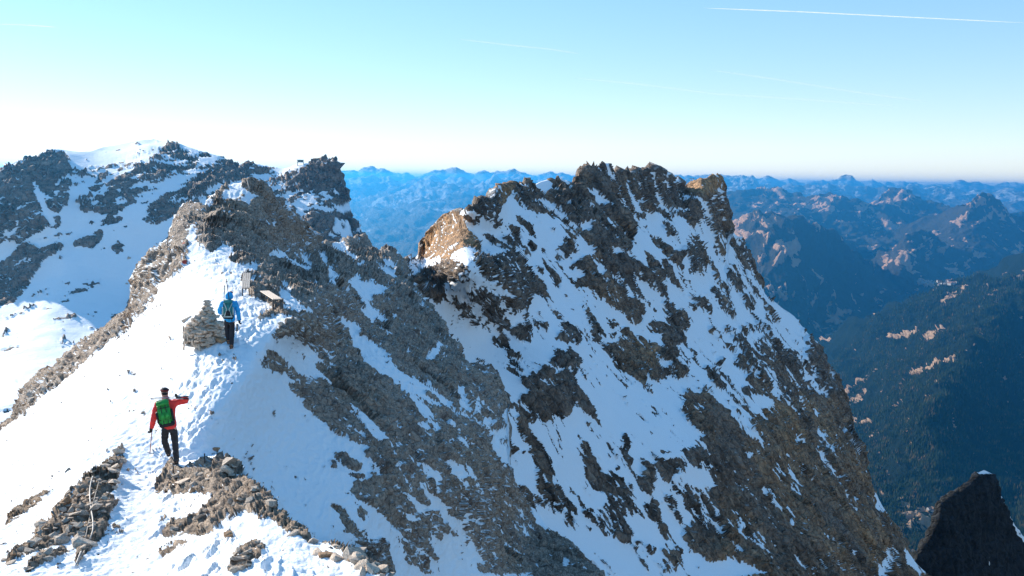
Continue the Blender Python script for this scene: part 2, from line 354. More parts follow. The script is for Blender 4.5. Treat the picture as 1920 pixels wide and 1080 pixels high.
   "44,31 46,25 49,27 48,29", "41,33 45,31 46,33 43,35", "36,26 41,24 37,28",
   "43,44 47,40 50,35 52,31 54,35 53,40 57,44 56,48 50,50 47,48 50,44", "37,42 42,39 42,42 39,44", "31,47 36,44 35,47 32,49",
   "61,46 66,43 71,40 74,36 76,36 78,39 82,40 82,43 78,46 72,50 68,49 64,47",
   "33,58 40,55 46,51 48,53 46,57 42,61 38,60", "51,60 54,56 57,58 54,63", "0,100 4,97 2,101"],
  ["150,54 158,60 171,58 171,50 155,48", "15,27 18,32 20,38 23,44 26,49 24,50 20,46 18,40 15,33", "6,20 8,20 7,22", "23,18 24,26 23,26", "8,29 13,29 12,30 8,30",
   "26,30 32,26 32,28 26,32", "0,64 8,61 4,65 0,66", "2,40 6,39 5,41", "9,49 14,48 12,51", "14,86 8,90 10,84"]),
 (0, 0, 1.0, None, ["583,310 605,298 628,297 645,330 654,375 642,382 628,352 602,337 588,325",
   "650,405 665,408 680,440 694,462 702,480 690,492 650,474 642,452 662,440 655,420"], []),
 # ---- left rock shoulder and tower of the near ridge
 (230, 330, 2.129, None, ["4,120 7,108 8,94 10,84 15,76 24,70 33,62 40,55 41,47 46,35 54,24 60,22 67,23 73,26 76,20 81,16 89,10 99,7 109,5 117,6 125,8 131,15 137,22 143,26 150,33 150,60 100,78 74,75 58,77 50,84 36,94 22,106 14,112"],
  ["84,22 90,12 98,7 106,5 104,10 110,14 115,20 112,24 118,29 112,27 104,22 94,22", "68,23 76,21 82,22 76,28",
   "55,48 62,42 65,43 64,50 66,58 70,61 78,66 88,61 97,64 97,70 92,72 100,77 58,79 59,62 57,54"]),
]
ROCK = np.zeros((RH, RW), np.float32)
for (ox, oy, u, _b, rocks, snows) in TILES:
    for s in rocks:
        val = 1.0
        if s.startswith('MIX2 '): s = s[5:]; val = .34
        if s.startswith('MIX '): s = s[4:]; val = .33
        fill(ROCK, [(ox + a * u, oy + b * u) for a, b in pp(s)], val)
    for s in snows: fill(ROCK, [(ox + a * u, oy + b * u) for a, b in pp(s)], 0.0)
# redo the order where tiles overlap the near crest
def patch(s, v, ox=0, oy=0, u=1.0):
    fill(ROCK, [(ox + a * u, oy + b * u) for a, b in pp(s)], v)
patch(TILES[1][5][-2], 0.0, 440, 400, 2.0833)
patch(TILES[1][5][-1], 0.0, 440, 400, 2.0833)
# mixed ground (rock shows through thin snow) has values in between
patch("500,360 520,340 555,320 585,325 605,345 600,375 620,385 610,400 585,405 530,392", 0.52)
patch("583,325 600,322 622,345 636,372 612,392 590,405 560,400 530,385 525,352 548,336 570,325", .56)
# rock strip along the left skyline of the near slope
patch("-120,880 -60,830 0,797 20,782 35,765 45,735 65,709 80,702 110,687 150,647 200,609 238,582 244,556 300,540 290,562 270,585 260,592 250,610 230,625 200,645 170,670 137,700 95,735 45,775 0,807", 1.0)
STRIP = np.zeros((RH, RW), np.float32)
# foreground rocks
for s in ["2,100 10,92 20,86 22,78 28,77 33,72 36,66 42,58 50,51 52,48 56,48 60,45 64,40 66,36 70,35 70,41 67,50 65,58 61,64 68,65 62,72 60,80 58,86 54,90 46,98 42,103 43,94 48,88 42,87 34,90 24,94 14,96 6,101",
          "2,80 6,73 14,67 24,61 31,59 26,64 16,72 8,76", "14,106 16,101 24,95 36,92 38,94 30,99 20,104",
          "87,62 87,58 90,52 94,47 98,45 104,48 108,45 116,43 124,41 131,43 136,47 139,50 141,56 148,59 155,64 160,74 164,78 170,80 176,88 178,90 172,88 162,84 155,78 148,74 138,72 128,76 118,84 110,86 104,84 98,87 92,86 95,78 98,76 106,78 112,72 119,66 120,63 112,61 106,61 100,62 94,60",
          "88,94 96,89 105,88 106,92 98,93 90,96", "128,106 130,98 134,94 134,90 144,88 150,91 144,98 140,104 134,106", "126,86 130,82 131,86",
          "118,38 121,37 122,39 119,40", "80,16 82,15 81,19", "120,50 124,47 125,49"]:
    patch(s, 1.0, 0, 720, 3.3333)
fill(ROCK, [(600 + a * 2.0833, 850 + b * 2.0833) for a, b in pp("-4,80 8,79 16,80 24,85 33,86 38,90 42,94 50,99 57,102 70,115 0,115 0,81")], 0.0)
for s in ["2,81 10,79 18,81 26,85 34,87 40,92 52,99 64,110 40,110 34,104 27,97 20,90 12,84", "4,90 12,90 18,97 9,95"]:
    patch(s, 1.0, 600, 850, 2.0833)
ROCKB = blur(ROCK, 1.6)
ROCKM = blur(ROCK, 7.0)
ROCKW = blur(ROCK, 14.0)
# trodden snow along the path
PATH = np.zeros((RH, RW), np.float32)
for s in ["350,478 440,478 520,500 520,560 560,600 500,610 470,650 440,690 395,740 400,800 390,860 430,930 560,990 640,1040 760,1100 760,1160 260,1160 270,1000 255,900 270,860 330,760 360,680 410,620 400,560 340,520"]:
    fill(PATH, pp(s), 1.0)
PATH = blur(PATH, 9.0)
CALM = np.zeros((RH, RW), np.float32)          # smooth massive blocks with few cracks
for s in ("783,492 783,440 815,395 868,392 892,440 880,490", "1275,362 1285,340 1350,322 1366,332 1362,352 1320,368", "318,470 316,410 350,376 385,384 392,410 372,440 350,465"):
    fill(CALM, pp(s), 1.0)
CALM = blur(CALM, 4.0)
SCREE = np.zeros((RH, RW), np.float32)

# ------------------------------------------------------------------ sheets of ground lofted from measured points
def sheet(name, x0, x1, step, sil, bottom, rows, invd, back=0.5, backrows=22, mask=None, amp_rock=0.16, amp_snow=0.015,
          lo=0.0022, hi=0.03, stretch=0.0, fall=(0.6, -0.1, -0.8), seed=0, jag=0.0, edge=0.22, mat=None, kind='structure',
          protr=0.003, smooth_hi=True, rowpow=1.0, extra=None, path=False, ledge=0.0, steepk=0.5, bend=0.0, cb=None, backdir=None, sharp=1.3, lump_=1.9, fac=(.030, .010), afac=.34, dust=.5, rug=0.0):
    t = time.time()
    xs = np.arange(x0, x1 + .1, step)
    ys = interp_poly(sil, xs)
    if callable(bottom): yb = bottom(xs)
    else: yb = np.full_like(xs, bottom)
    v = np.linspace(0, 1, rows) ** rowpow
    X = np.repeat(xs[None], rows, 0)
    kk = np.exp(-0.5 * (np.arange(-60, 61) / (24.0 / step)) ** 2); kk /= kk.sum()
    ysm = np.convolve(np.pad(ys, 60, mode='edge'), kk, 'valid')
    wv = np.clip(v / 0.3, 0, 1)[:, None]; wv = wv * wv * (3 - 2 * wv)
    Y = (ys[None] + (yb - ys)[None] * v[:, None]) * (1 - wv) + (ysm[None] + (yb - ysm)[None] * v[:, None]) * wv
    iv = invd(X, Y)
    D = 1.0 / iv
    rx, ry, rz = rays(X, Y)
    P = np.stack([rx * D, ry * D, rz * D], 2)
    # far side of the crest
    c = P[0]
    if backrows:
        k = (np.linspace(0, 1, backrows + 1)[1:] ** 1.6)
        away = np.stack([c[:, 0], c[:, 1], 0 * c[:, 0]], 1); away /= np.linalg.norm(away, axis=1)[:, None]
        if backdir is not None:
            away = away * 0 + np.array(backdir)
        size = back * np.median(D[0])
        B = []
        for kk in k[::-1]:
            s = kk * size
            B.append(c + away * s * 0.75 + np.array([0, 0, -1.0]) * s * (0.45 + 0.5 * kk))
        P = np.concatenate([np.array(B), P], 0)
        X = np.concatenate([np.repeat(X[:1], backrows, 0), X], 0)
        Y = np.concatenate([np.repeat(Y[:1], backrows, 0), Y], 0)
    R_, C_ = P.shape[:2]
    pts = P.reshape(-1, 3)
    dd = np.linalg.norm(pts, axis=1)
    def normals(Q):
        a = np.gradient(Q, axis=1); b = np.gradient(Q, axis=0)
        n = np.cross(b, a); n /= (np.linalg.norm(n, axis=2)[:, :, None] + 1e-12)
        # outward = towards the open sky side
        return n
    N = normals(P)
    flip = np.sign((N * (-P)).sum(2)[backrows + 2:]).mean()
    if flip < 0: N = -N
    # smooth the normals so displaced pieces do not cross
    Ns = N.copy()
    for _ in range(3):
        Ns[1:-1, 1:-1] = (Ns[1:-1, 1:-1] * 2 + Ns[:-2, 1:-1] + Ns[2:, 1:-1] + Ns[1:-1, :-2] + Ns[1:-1, 2:]) / 6
        Ns[1:-1, 2:-2] = (Ns[1:-1, 2:-2] + Ns[1:-1, :-4] + Ns[1:-1, 4:]) / 3
    Ns /= np.linalg.norm(Ns, axis=2)[:, :, None]
    Ns = Ns.reshape(-1, 3)
    px, py = X.ravel(), Y.ravel()
    f = np.array(fall, float); f /= np.linalg.norm(f)
    Q = pts - stretch * (pts @ f)[:, None] * f
    if mask is None:
        cov = sample(ROCKB, px, py) * .66 + sample(ROCKM, px, py) * .22 + sample(ROCKW, px, py) * .12
        wide = sample(ROCKW, px, py)
    else:
        cov = mask(px, py, pts, dd); wide = cov
    en = lod_noise(Q, dd, 0.0014, 0.025, 'fbm', 0.25, seed + 5) / (0.0045 * dd) ** 0.25
    en2 = lod_noise(Q, dd, 0.0016, 0.012, 'ridge', 0.0, seed + 6)
    covn = cov - .02 + edge * (en * 0.62 + (en2 - .2) * 0.3)
    rk = np.clip((covn - 0.5) / 0.16 + 0.5, 0, 1)
    rkd = np.clip((covn - 0.38) / 0.3, 0, 1)
    big = lod_noise(Q, dd, 0.008, hi, 'ridge', 1.0, seed + 1)
    fine = lod_noise(Q, dd, lo, 0.014, 'billow', 1.0, seed + 2)
    fine2 = lod_noise(Q, dd, lo, 0.007, 'ridge', 1.0, seed + 3)
    swav = lod_noise(pts, dd, 0.01, .06, 'fbm', 1.0, seed + 4)
    disp = rkd * (amp_rock * big * (0.35 + 0.65 * wide) + amp_rock * lump_ * fine + amp_rock * sharp * fine2 + protr * dd * 0.6) + protr * dd * 1.2 * (wide - .3)
    if rug:
        disp += rug * lod_noise(Q, dd, .0035, .045, 'ridge', 1.0, seed + 60)
    if afac:
        for q_, (rel, ga) in enumerate(zip(fac, (1.0, 1.0))):
            disp += rkd * afac * ga * lod_facets(Q + .35 * rel * dd[:, None] * np.stack([en, en2, -en], 1) * .3, dd, rel, seed + 40 + q_)
    disp = disp * (1 - .72 * sample(CALM, px, py))
    disp += (1 - rkd) * amp_snow * swav
    if ledge:
        lam = 0.012 * dd.mean()
        ax = np.array([0.25, 0.3, 0.92])
        s = (pts @ ax) / lam + 1.1 * perlin(pts / (lam * 6), seed + 9) + .35 * perlin(pts / (lam * 1.5), seed + 12)
        saw = s - np.floor(s)
        disp += rkd * ledge * lam * (np.minimum(saw * 1.2, (1 - saw) * 6) - .4)
    if path:
        pm = sample(PATH, px, py) * (1 - rkd)
        lump = lod_noise(pts * np.array([1, .55, 1]), dd, 0.0016, 0.012, 'billow', 1.0, seed + 7) + .8 * lod_noise(pts, dd, 0.002, 0.02, 'fbm', 1.0, seed + 17)
        disp += pm * 0.11 * lump + (1 - pm) * (1 - rkd) * 0.085 * lod_noise(pts * np.array([1, .45, 1]), dd, 0.003, 0.012, 'ridge', 1.0, seed + 8)
    # keep bottom rows as they are, crest gets its jaggedness too
    pts2 = pts + Ns * disp[:, None]
    if jag:
        vv = np.exp(-(np.arange(R_) - backrows) ** 2 / (2 * 14.0 ** 2))
        j = lod_noise(np.stack([px, py * 0, py * 0], 1), dd * 0 + 1000.0, 0.003, 0.03, 'fbm', 1.0, seed + 10)
        pts2[:, 2] += (np.repeat(vv[:, None], C_, 1).ravel()) * jag * j * dd / 1000.0
    if cb: pts2 = cb(pts2, px, py, R_, C_)
    # snow does not stick on steep facets; it does on ledges
    if steepk:
        N2 = normals(pts2.reshape(R_, C_, 3)); 
        if flip < 0: N2 = -N2
        up = N2[:, :, 2].ravel(); up0 = N[:, :, 2].ravel()
        dv = (up0 - up)
        rk = np.clip((covn - 0.5 + steepk * (np.clip(dv, -.6, .6) - .06) * np.exp(-((cov - .55) / .42) ** 2)) / 0.14 + 0.5, 0, 1)
        flat = np.clip((up - up0 - .16 + .16 * en2) / .12, 0, 1)
        rk = rk * (1 - dust * flat)
    me = grid_mesh(name, pts2, R_, C_, flip > 0)
    add_attr(me, 'rock', rk)
    add_attr(me, 'cov', np.clip(covn, 0, 1))
    if extra:
        for nm, fn in extra.items(): add_attr(me, nm, fn(px, py, pts2))
    ob = bpy.data.objects.new(name, me); col.objects.link(ob)
    if mat: me.materials.append(mat)
    if kind: ob['kind'] = kind
    print('SHEET', name, R_, C_, round(time.time() - t, 1))
    return ob

def grid_mesh(name, pts, R_, C_, flipped):
    me = bpy.data.meshes.new(name)
    n = R_ * C_
    me.vertices.add(n)
    me.vertices.foreach_set('co', pts.astype(np.float32).ravel())
    i = np.arange(R_ - 1)[:, None] * C_ + np.arange(C_ - 1)[None]
    i = i.ravel()
    q = np.stack([i, i + C_, i + C_ + 1, i + 1], 1)
    if flipped: q = q[:, ::1]
    else: q = q[:, ::-1]
    me.loops.add(q.size); me.polygons.add(len(q))
    me.loops.foreach_set('vertex_index', q.ravel().astype(np.int32))
    me.polygons.foreach_set('loop_start', (np.arange(len(q)) * 4).astype(np.int32))
    me.polygons.foreach_set('loop_total', np.full(len(q), 4, np.int32))
    me.polygons.foreach_set('use_smooth', np.ones(len(q), bool))
    me.update(calc_edges=True)
    return me
def add_attr(me, nm, val):
    a = me.attributes.new(nm, 'FLOAT', 'POINT')
    a.data.foreach_set('value', np.asarray(val, np.float32).ravel())
def softmin(a, b, k):
    h = np.clip(.5 + .5 * (b - a) / k, 0, 1)
    return b + (a - b) * h - k * h * (1 - h)
# ------------------------------------------------------------------ materials
def new_mat(name):
    m = bpy.data.materials.new(name); m.use_nodes = True
    nt = m.node_tree
    return m, nt, nt.nodes, nt.links, nt.nodes['Principled BSDF']
def simple(name, c, rough=0.7, metal=0.0, noise=0.0, nscale=20.0, bump=0.0):
    m, nt, n, l, b = new_mat(name)
    b.inputs['Roughness'].default_value = rough; b.inputs['Metallic'].default_value = metal
    b.inputs['Base Color'].default_value = (*c, 1)
    if noise or bump:
        tc = n.new('ShaderNodeTexCoord'); no = n.new('ShaderNodeTexNoise')
        no.inputs['Scale'].default_value = nscale; no.inputs['Detail'].default_value = 6
        l.new(tc.outputs['Object'], no.inputs['Vector'])
        r = n.new('ShaderNodeValToRGB')
        r.color_ramp.elements[0].position = .3; r.color_ramp.elements[1].position = .7
        r.color_ramp.elements[0].color = (*[v * (1 - noise) for v in c], 1)
        r.color_ramp.elements[1].color = (*[min(1, v * (1 + noise)) for v in c], 1)
        l.new(no.outputs['Fac'], r.inputs[0]); l.new(r.outputs[0], b.inputs['Base Color'])
        if bump:
            bp = n.new('ShaderNodeBump'); bp.inputs['Strength'].default_value = 1; bp.inputs['Distance'].default_value = bump
            l.new(no.outputs['Fac'], bp.inputs['Height']); l.new(bp.outputs[0], b.inputs['Normal'])
    return m
def nmath(n, l, op, a, b=None, clamp=False):
    m = n.new('ShaderNodeMath'); m.operation = op; m.use_clamp = clamp
    for i, v in enumerate((a, b)):
        if v is None: continue
        if isinstance(v, (int, float)): m.inputs[i].default_value = v
        else: l.new(v, m.inputs[i])
    return m.outputs[0]
def nmix(n, l, f, a, b):
    m = n.new('ShaderNodeMix'); m.data_type = 'RGBA'
    for i, v in ((0, f), (6, a), (7, b)):
        if isinstance(v, (int, float)): m.inputs[i].default_value = v
        elif isinstance(v, tuple): m.inputs[i].default_value = (*v, 1)
        else: l.new(v, m.inputs[i])
    return m.outputs[2]
def nnoise(n, l, vec, scale, detail=8, rough=.6, dist=0.0):
    t = n.new('ShaderNodeTexNoise'); t.inputs['Scale'].default_value = scale; t.inputs['Detail'].default_value = detail
    t.inputs['Roughness'].default_value = rough; t.inputs['Distortion'].default_value = dist
    l.new(vec, t.inputs['Vector']); return t.outputs['Fac']
def nattr(n, nm):
    a = n.new('ShaderNodeAttribute'); a.attribute_name = nm; return a.outputs['Fac']
def nramp(n, l, f, stops):
    r = n.new('ShaderNodeValToRGB'); e = r.color_ramp.elements
    e[0].position, e[0].color = stops[0][0], (*stops[0][1], 1)
    e[1].position, e[1].color = stops[-1][0], (*stops[-1][1], 1)
    for p, c in stops[1:-1]:
        x = e.new(p); x.color = (*c, 1)
    l.new(f, r.inputs[0]); return r.outputs[0]

def mountain_mat(name, d, dark, mid, light, warmc, snow=(.85, .87, .89), snow_bump=1.0, edge_noise=.5, rock_bump=1.0, fall=None):
    """snow over rock; d is how far such ground lies from the path, and sets the size of the grain"""
    m, nt, n, l, b = new_mat(name)
    tc = n.new('ShaderNodeTexCoord'); V = tc.outputs['Object']
    n_edge = nnoise(n, l, V, 1 / (0.006 * d), 8, .65)
    n_fine = nnoise(n, l, V, 1 / (0.0045 * d), 10, .7)
    n_mid = nnoise(n, l, V, 1 / (0.03 * d), 8, .6, .4)
    n_big = nnoise(n, l, V, 1 / (0.16 * d), 5, .55)
    vor = n.new('ShaderNodeTexVoronoi'); vor.feature = 'DISTANCE_TO_EDGE'; vor.inputs['Scale'].default_value = 1 / (0.011 * d)
    mp = n.new('ShaderNodeVectorMath'); mp.operation = 'ADD'
    nv = n.new('ShaderNodeTexNoise'); nv.inputs['Scale'].default_value = 1 / (0.02 * d); nv.inputs['Detail'].default_value = 4
    l.new(V, nv.inputs['Vector'])
    sc = n.new('ShaderNodeVectorMath'); sc.operation = 'SCALE'; sc.inputs['Scale'].default_value = 0.018 * d
    l.new(nv.outputs['Color'], sc.inputs[0]); l.new(V, mp.inputs[0]); l.new(sc.outputs[0], mp.inputs[1]); l.new(mp.outputs[0], vor.inputs['Vector'])
    crack = nmath(n, l, 'MULTIPLY', vor.outputs['Distance'], 6.0, True)
    base = nramp(n, l, n_mid, [(.30, dark), (.48, mid), (.60, mid), (.74, light)])
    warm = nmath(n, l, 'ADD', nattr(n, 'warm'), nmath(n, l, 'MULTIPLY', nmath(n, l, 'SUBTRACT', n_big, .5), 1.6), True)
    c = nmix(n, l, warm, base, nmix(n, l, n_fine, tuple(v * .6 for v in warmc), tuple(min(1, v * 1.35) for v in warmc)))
    mv = n.new('ShaderNodeVectorMath'); mv.operation = 'MULTIPLY'; mv.inputs[1].default_value = (.35, .25, 2.4); l.new(V, mv.inputs[0])
    band = nnoise(n, l, mv.outputs[0], 1 / (0.035 * d), 5, .6, .6)
    mb = n.new('ShaderNodeMix'); mb.data_type = 'RGBA'; mb.blend_type = 'MULTIPLY'; mb.inputs[0].default_value = 1
    l.new(c, mb.inputs[6]); l.new(nramp(n, l, band, [(.30, (.55, .56, .58)), (.46, (1, .98, .96)), (.58, (.85, .85, .85)), (.72, (1.4, 1.34, 1.25))]), mb.inputs[7]); c = mb.outputs[2]
    if fall:       # long grooves down the line of fall
        fv = Vector(fall).normalized()
        dt = n.new('ShaderNodeVectorMath'); dt.operation = 'DOT_PRODUCT'; dt.inputs[1].default_value = fv; l.new(V, dt.inputs[0])
        sc2 = n.new('ShaderNodeVectorMath'); sc2.operation = 'SCALE'; sc2.inputs[0].default_value = fv * .9; l.new(dt.outputs['Value'], sc2.inputs['Scale'])
        sb = n.new('ShaderNodeVectorMath'); sb.operation = 'SUBTRACT'; l.new(V, sb.inputs[0]); l.new(sc2.outputs[0], sb.inputs[1])
        gr = nnoise(n, l, sb.outputs[0], 1 / (0.010 * d), 7, .65, .3)
        mg = n.new('ShaderNodeMix'); mg.data_type = 'RGBA'; mg.blend_type = 'MULTIPLY'; mg.inputs[0].default_value = 1
        l.new(c, mg.inputs[6]); l.new(nramp(n, l, gr, [(.30, (.45, .46, .48)), (.50, (1, 1, 1)), (.70, (1.7, 1.62, 1.5))]), mg.inputs[7]); c = mg.outputs[2]
    spk = nramp(n, l, n_fine, [(.32, (.45, .45, .45)), (.52, (1, 1, 1)), (.72, (1.35, 1.33, 1.3))])
    mm = n.new('ShaderNodeMix'); mm.data_type = 'RGBA'; mm.blend_type = 'MULTIPLY'; mm.inputs[0].default_value = 1
    l.new(c, mm.inputs[6]); l.new(spk, mm.inputs[7])
    m2 = n.new('ShaderNodeMix'); m2.data_type = 'RGBA'; m2.blend_type = 'MULTIPLY'; m2.inputs[0].default_value = .55
    l.new(mm.outputs[2], m2.inputs[6]); l.new(nramp(n, l, crack, [(0, (.35, .33, .32)), (.5, (1, 1, 1))]), m2.inputs[7])
    rk = nattr(n, 'rock')
    f = nmath(n, l, 'ADD', rk, nmath(n, l, 'MULTIPLY', nmath(n, l, 'SUBTRACT', n_edge, .5), edge_noise * 1.6))
    mr = n.new('ShaderNodeMapRange'); mr.interpolation_type = 'SMOOTHSTEP'
    mr.inputs['From Min'].default_value = .36; mr.inputs['From Max'].default_value = .66
    l.new(f, mr.inputs['Value']); F = mr.outputs[0]
    sn = nmix(n, l, n_mid, snow, tuple(v * .93 for v in snow))
    l.new(nmix(n, l, F, sn, m2.outputs[2]), b.inputs['Base Color'])
    b.inputs['Roughness'].default_value = .85
    b.inputs['Specular IOR Level'].default_value = .2
    # relief
    h_r = nmath(n, l, 'ADD', nmath(n, l, 'MULTIPLY', n_fine, 1.0), nmath(n, l, 'MULTIPLY', crack, .35))
    h_s = nmath(n, l, 'MULTIPLY', nmath(n, l, 'ADD', n_edge, nmath(n, l, 'MULTIPLY', n_mid, .8)), .10 * snow_bump)
    mh = n.new('ShaderNodeMix'); l.new(F, mh.inputs[0]); l.new(h_s, mh.inputs[2]); l.new(nmath(n, l, 'ADD', h_r, .25), mh.inputs[3])
    bp = n.new('ShaderNodeBump'); bp.inputs['Strength'].default_value = .9; bp.inputs['Distance'].default_value = 0.0075 * d * rock_bump
    l.new(mh.outputs[0], bp.inputs['Height']); l.new(bp.outputs[0], b.inputs['Normal'])
    return m
M_near = mountain_mat('near limestone and snow', 30, (.25, .19, .16), (.50, .40, .325), (.68, .56, .46), (.46, .32, .20), snow_bump=2.2)
M_right = mountain_mat('dark limestone and snow', 200, (.10, .08, .066), (.26, .21, .175), (.46, .38, .31), (.66, .38, .19), fall=(.42, -.3, -.86))  # orange last tone paints sun on the left-facing cliff
M_left = mountain_mat('banded limestone and snow', 1200, (.15, .115, .10), (.36, .28, .235), (.52, .42, .35), (.36, .24, .16))

def land_mat(name, d, forest, meadow, stone, snow=None):
    """far land: forest and meadow by the attribute 'rock' (1 = meadow and painted sunlit slope), stone on steep ground"""
    m, nt, n, l, b = new_mat(name)
    tc = n.new('ShaderNodeTexCoord'); V = tc.outputs['Object']
    nf = nnoise(n, l, V, 1 / (0.004 * d), 9, .7); nm = nnoise(n, l, V, 1 / (0.03 * d), 8, .6, .3); nb = nnoise(n, l, V, 1 / (.12 * d), 4, .5)
    fo = nmix(n, l, nf, tuple(v * .55 for v in forest), tuple(v * 1.5 for v in forest))
    me_ = nmix(n, l, nm, tuple(v * .75 for v in meadow), tuple(v * 1.2 for v in meadow))
    f = nmath(n, l, 'ADD', nattr(n, 'rock'), nmath(n, l, 'MULTIPLY', nmath(n, l, 'SUBTRACT', nf, .5), 1.0))
    mr = n.new('ShaderNodeMapRange'); mr.interpolation_type = 'SMOOTHSTEP'
    mr.inputs['From Min'].default_value = .25; mr.inputs['From Max'].default_value = .8
    l.new(f, mr.inputs['Value'])
    c = nmix(n, l, mr.outputs[0], fo, me_)
    if snow:
        g = nmath(n, l, 'ADD', nattr(n, 'cov'), nmath(n, l, 'MULTIPLY', nmath(n, l, 'SUBTRACT', nm, .5), 1.2))
        m3 = n.new('ShaderNodeMapRange'); m3.inputs['From Min'].default_value = .35; m3.inputs['From Max'].default_value = .65
        l.new(g, m3.inputs['Value'])
        c = nmix(n, l, m3.outputs[0], c, snow)
    l.new(c, b.inputs['Base Color']); b.inputs['Roughness'].default_value = .9; b.inputs['Specular IOR Level'].default_value = .05
    bp = n.new('ShaderNodeBump'); bp.inputs['Strength'].default_value = 1; bp.inputs['Distance'].default_value = .006 * d
    l.new(nf, bp.inputs['Height']); l.new(bp.outputs[0], b.inputs['Normal'])
    return m
M_forest = land_mat('autumn forest and pasture', 6000, (.010, .018, .013), (.5, .32, .2), (.3, .3, .3))
M_mount = land_mat('grass mountain', 11000, (.06, .052, .034), (.62, .36, .21), (.3, .3, .3))  # meadow tone brightened to stand in for sun on the slopes
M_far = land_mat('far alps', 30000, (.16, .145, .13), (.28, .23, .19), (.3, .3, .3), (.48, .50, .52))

# ------------------------------------------------------------------ haze
HAZE_D = 3.5e-5
hz = bpy.data.meshes.new('haze'); bm = bmesh.new(); bmesh.ops.create_cube(bm, size=1.0)
for v in bm.verts:
    v.co = Vector((v.co.x * 150000, v.co.y * 60000 + 26500, (v.co.z - .5) * 2400 + 190))
bm.to_mesh(hz); bm.free()
haze = bpy.data.objects.new('haze', hz); col.objects.link(haze); tag(haze, kind='stuff')
m = bpy.data.materials.new('haze air'); m.use_nodes = True
m.node_tree.nodes.clear()
out = m.node_tree.nodes.new('ShaderNodeOutputMaterial'); pv = m.node_tree.nodes.new('ShaderNodeVolumePrincipled')
pv.inputs['Density'].default_value = HAZE_D; pv.inputs['Color'].default_value = (.06, .47, 1.0, 1)
pv.inputs['Anisotropy'].default_value = 0.6
m.node_tree.links.new(pv.outputs[0], out.inputs['Volume'])
hz.materials.append(m)

# ------------------------------------------------------------------ near ridge with the path
N_SIL = pp("-60,835 0,800 20,785 35,768 45,738 65,712 80,705 110,690 150,650 200,612 238,585 244,560 246,530 250,510 262,492 282,478 300,462 316,447 318,430 328,405 345,380 357,376 372,380 385,385 392,372 402,365 420,352 440,346 462,342 480,343 495,348 508,362 522,378 535,385 550,400 565,412 580,432 600,456 612,458 640,455 655,448 680,452 697,470 710,472 723,468 738,478 752,492 763,512 773,541 798,571 825,598 836,617 867,673 885,685 925,703 948,755 951,800 953,850 960,895 975,925 1000,955 1030,990 1054,1010 1092,1044 1140,1082 1170,1115")
crest = [(432, 655, 28), (335, 870, 22), (395, 760, 24.5), (475, 655, 28.1), (448, 700, 26.4), (440, 590, 31), (445, 530, 36), (430, 492, 41)]
tpsR = TPS(crest + [(480, 345, 58), (400, 362, 56), (560, 420, 63), (440, 430, 50), (330, 430, 48), (300, 500, 46), (250, 545, 47), (350, 470, 44),
    (600, 460, 75), (700, 478, 92), (723, 468, 95), (763, 515, 90), (690, 560, 56), (640, 600, 45), (560, 560, 38), (510, 590, 31.6), (545, 604, 31), (620, 530, 50),
    (560, 650, 34), (700, 700, 39.5), (900, 900, 40), (1100, 1080, 42), (480, 800, 26.5), (640, 1000, 26), (480, 900, 25), (800, 620, 62), (860, 685, 56),
    (945, 780, 54), (1000, 960, 50), (700, 1080, 27), (900, 1090, 36), (520, 500, 47), (330, 900, 21.5)])
tpsL = TPS(crest + [(0, 1080, 14), (150, 900, 20), (0, 805, 43), (130, 665, 48), (250, 575, 47), (330, 520, 43), (380, 497, 42), (200, 1080, 14.5),
    (60, 900, 24), (300, 640, 33), (350, 600, 32), (200, 740, 30), (300, 760, 26.5), (250, 900, 20.5), (330, 1000, 16.5)])
tpsF = TPS([(xx, yy, float(1 / tpsL(np.array([xx], float), np.array([yy], float))[0])) for xx in (200, 270) for yy in (900, 960, 1020, 1080, 1150)] + [(320, 868, 21.5), (350, 872, 20.5), (430, 858, 19), (470, 910, 17), (535, 965, 15), (595, 1015, 13.8), (705, 1062, 12.4), (760, 1100, 11.8),
    (400, 1080, 12.8), (560, 1080, 11.9), (400, 980, 15.6), (500, 1010, 13.7), (450, 880, 18.6)])
FM = np.zeros((RH, RW), np.float32)
fill(FM, pp("286,895 300,884 320,868 350,872 380,860 410,855 440,862 460,880 470,905 500,920 520,935 535,965 550,980 575,990 595,1015 620,1018 650,1030 680,1045 705,1062 730,1080 765,1110 765,1180 200,1180 200,1000"), 1.0)
FMs = blur(FM, 1.6)
FMl = blur(FM, 22.0)
def near_inv(x, y):
    a = tpsR(x, y)
    b = tpsL(x, y)
    w = np.clip((x - 520) / 100, 0, 1)
    up = np.clip((560 - y) / 60, 0, 1)
    b = b + (a * 1.02 - b) * np.maximum(w, up * np.clip((x - 200) / 60, 0, 1))
    a = a + (b - a) * np.clip((440 - x) / 60, 0, 1) * np.clip((y - 862) / 40, 0, 1)
    g = softmin(a, b, 0.0012)
    f = tpsF(x, y)
    w = np.where(x < 330, np.minimum(sample(FMs, x, y), np.clip((x - 200) / 120, 0, 1) ** 1.0), sample(FMs, x, y))
    soft = sample(FMl, x, y)
    w = np.where(x < 345, w * np.clip((x - 215) / 120, 0, 1), w)
    return g + (f - g) * w
WARM = np.zeros((RH, RW), np.float32)  # warm rock tint; sunlit cliff, crest bits and slab painted in with it
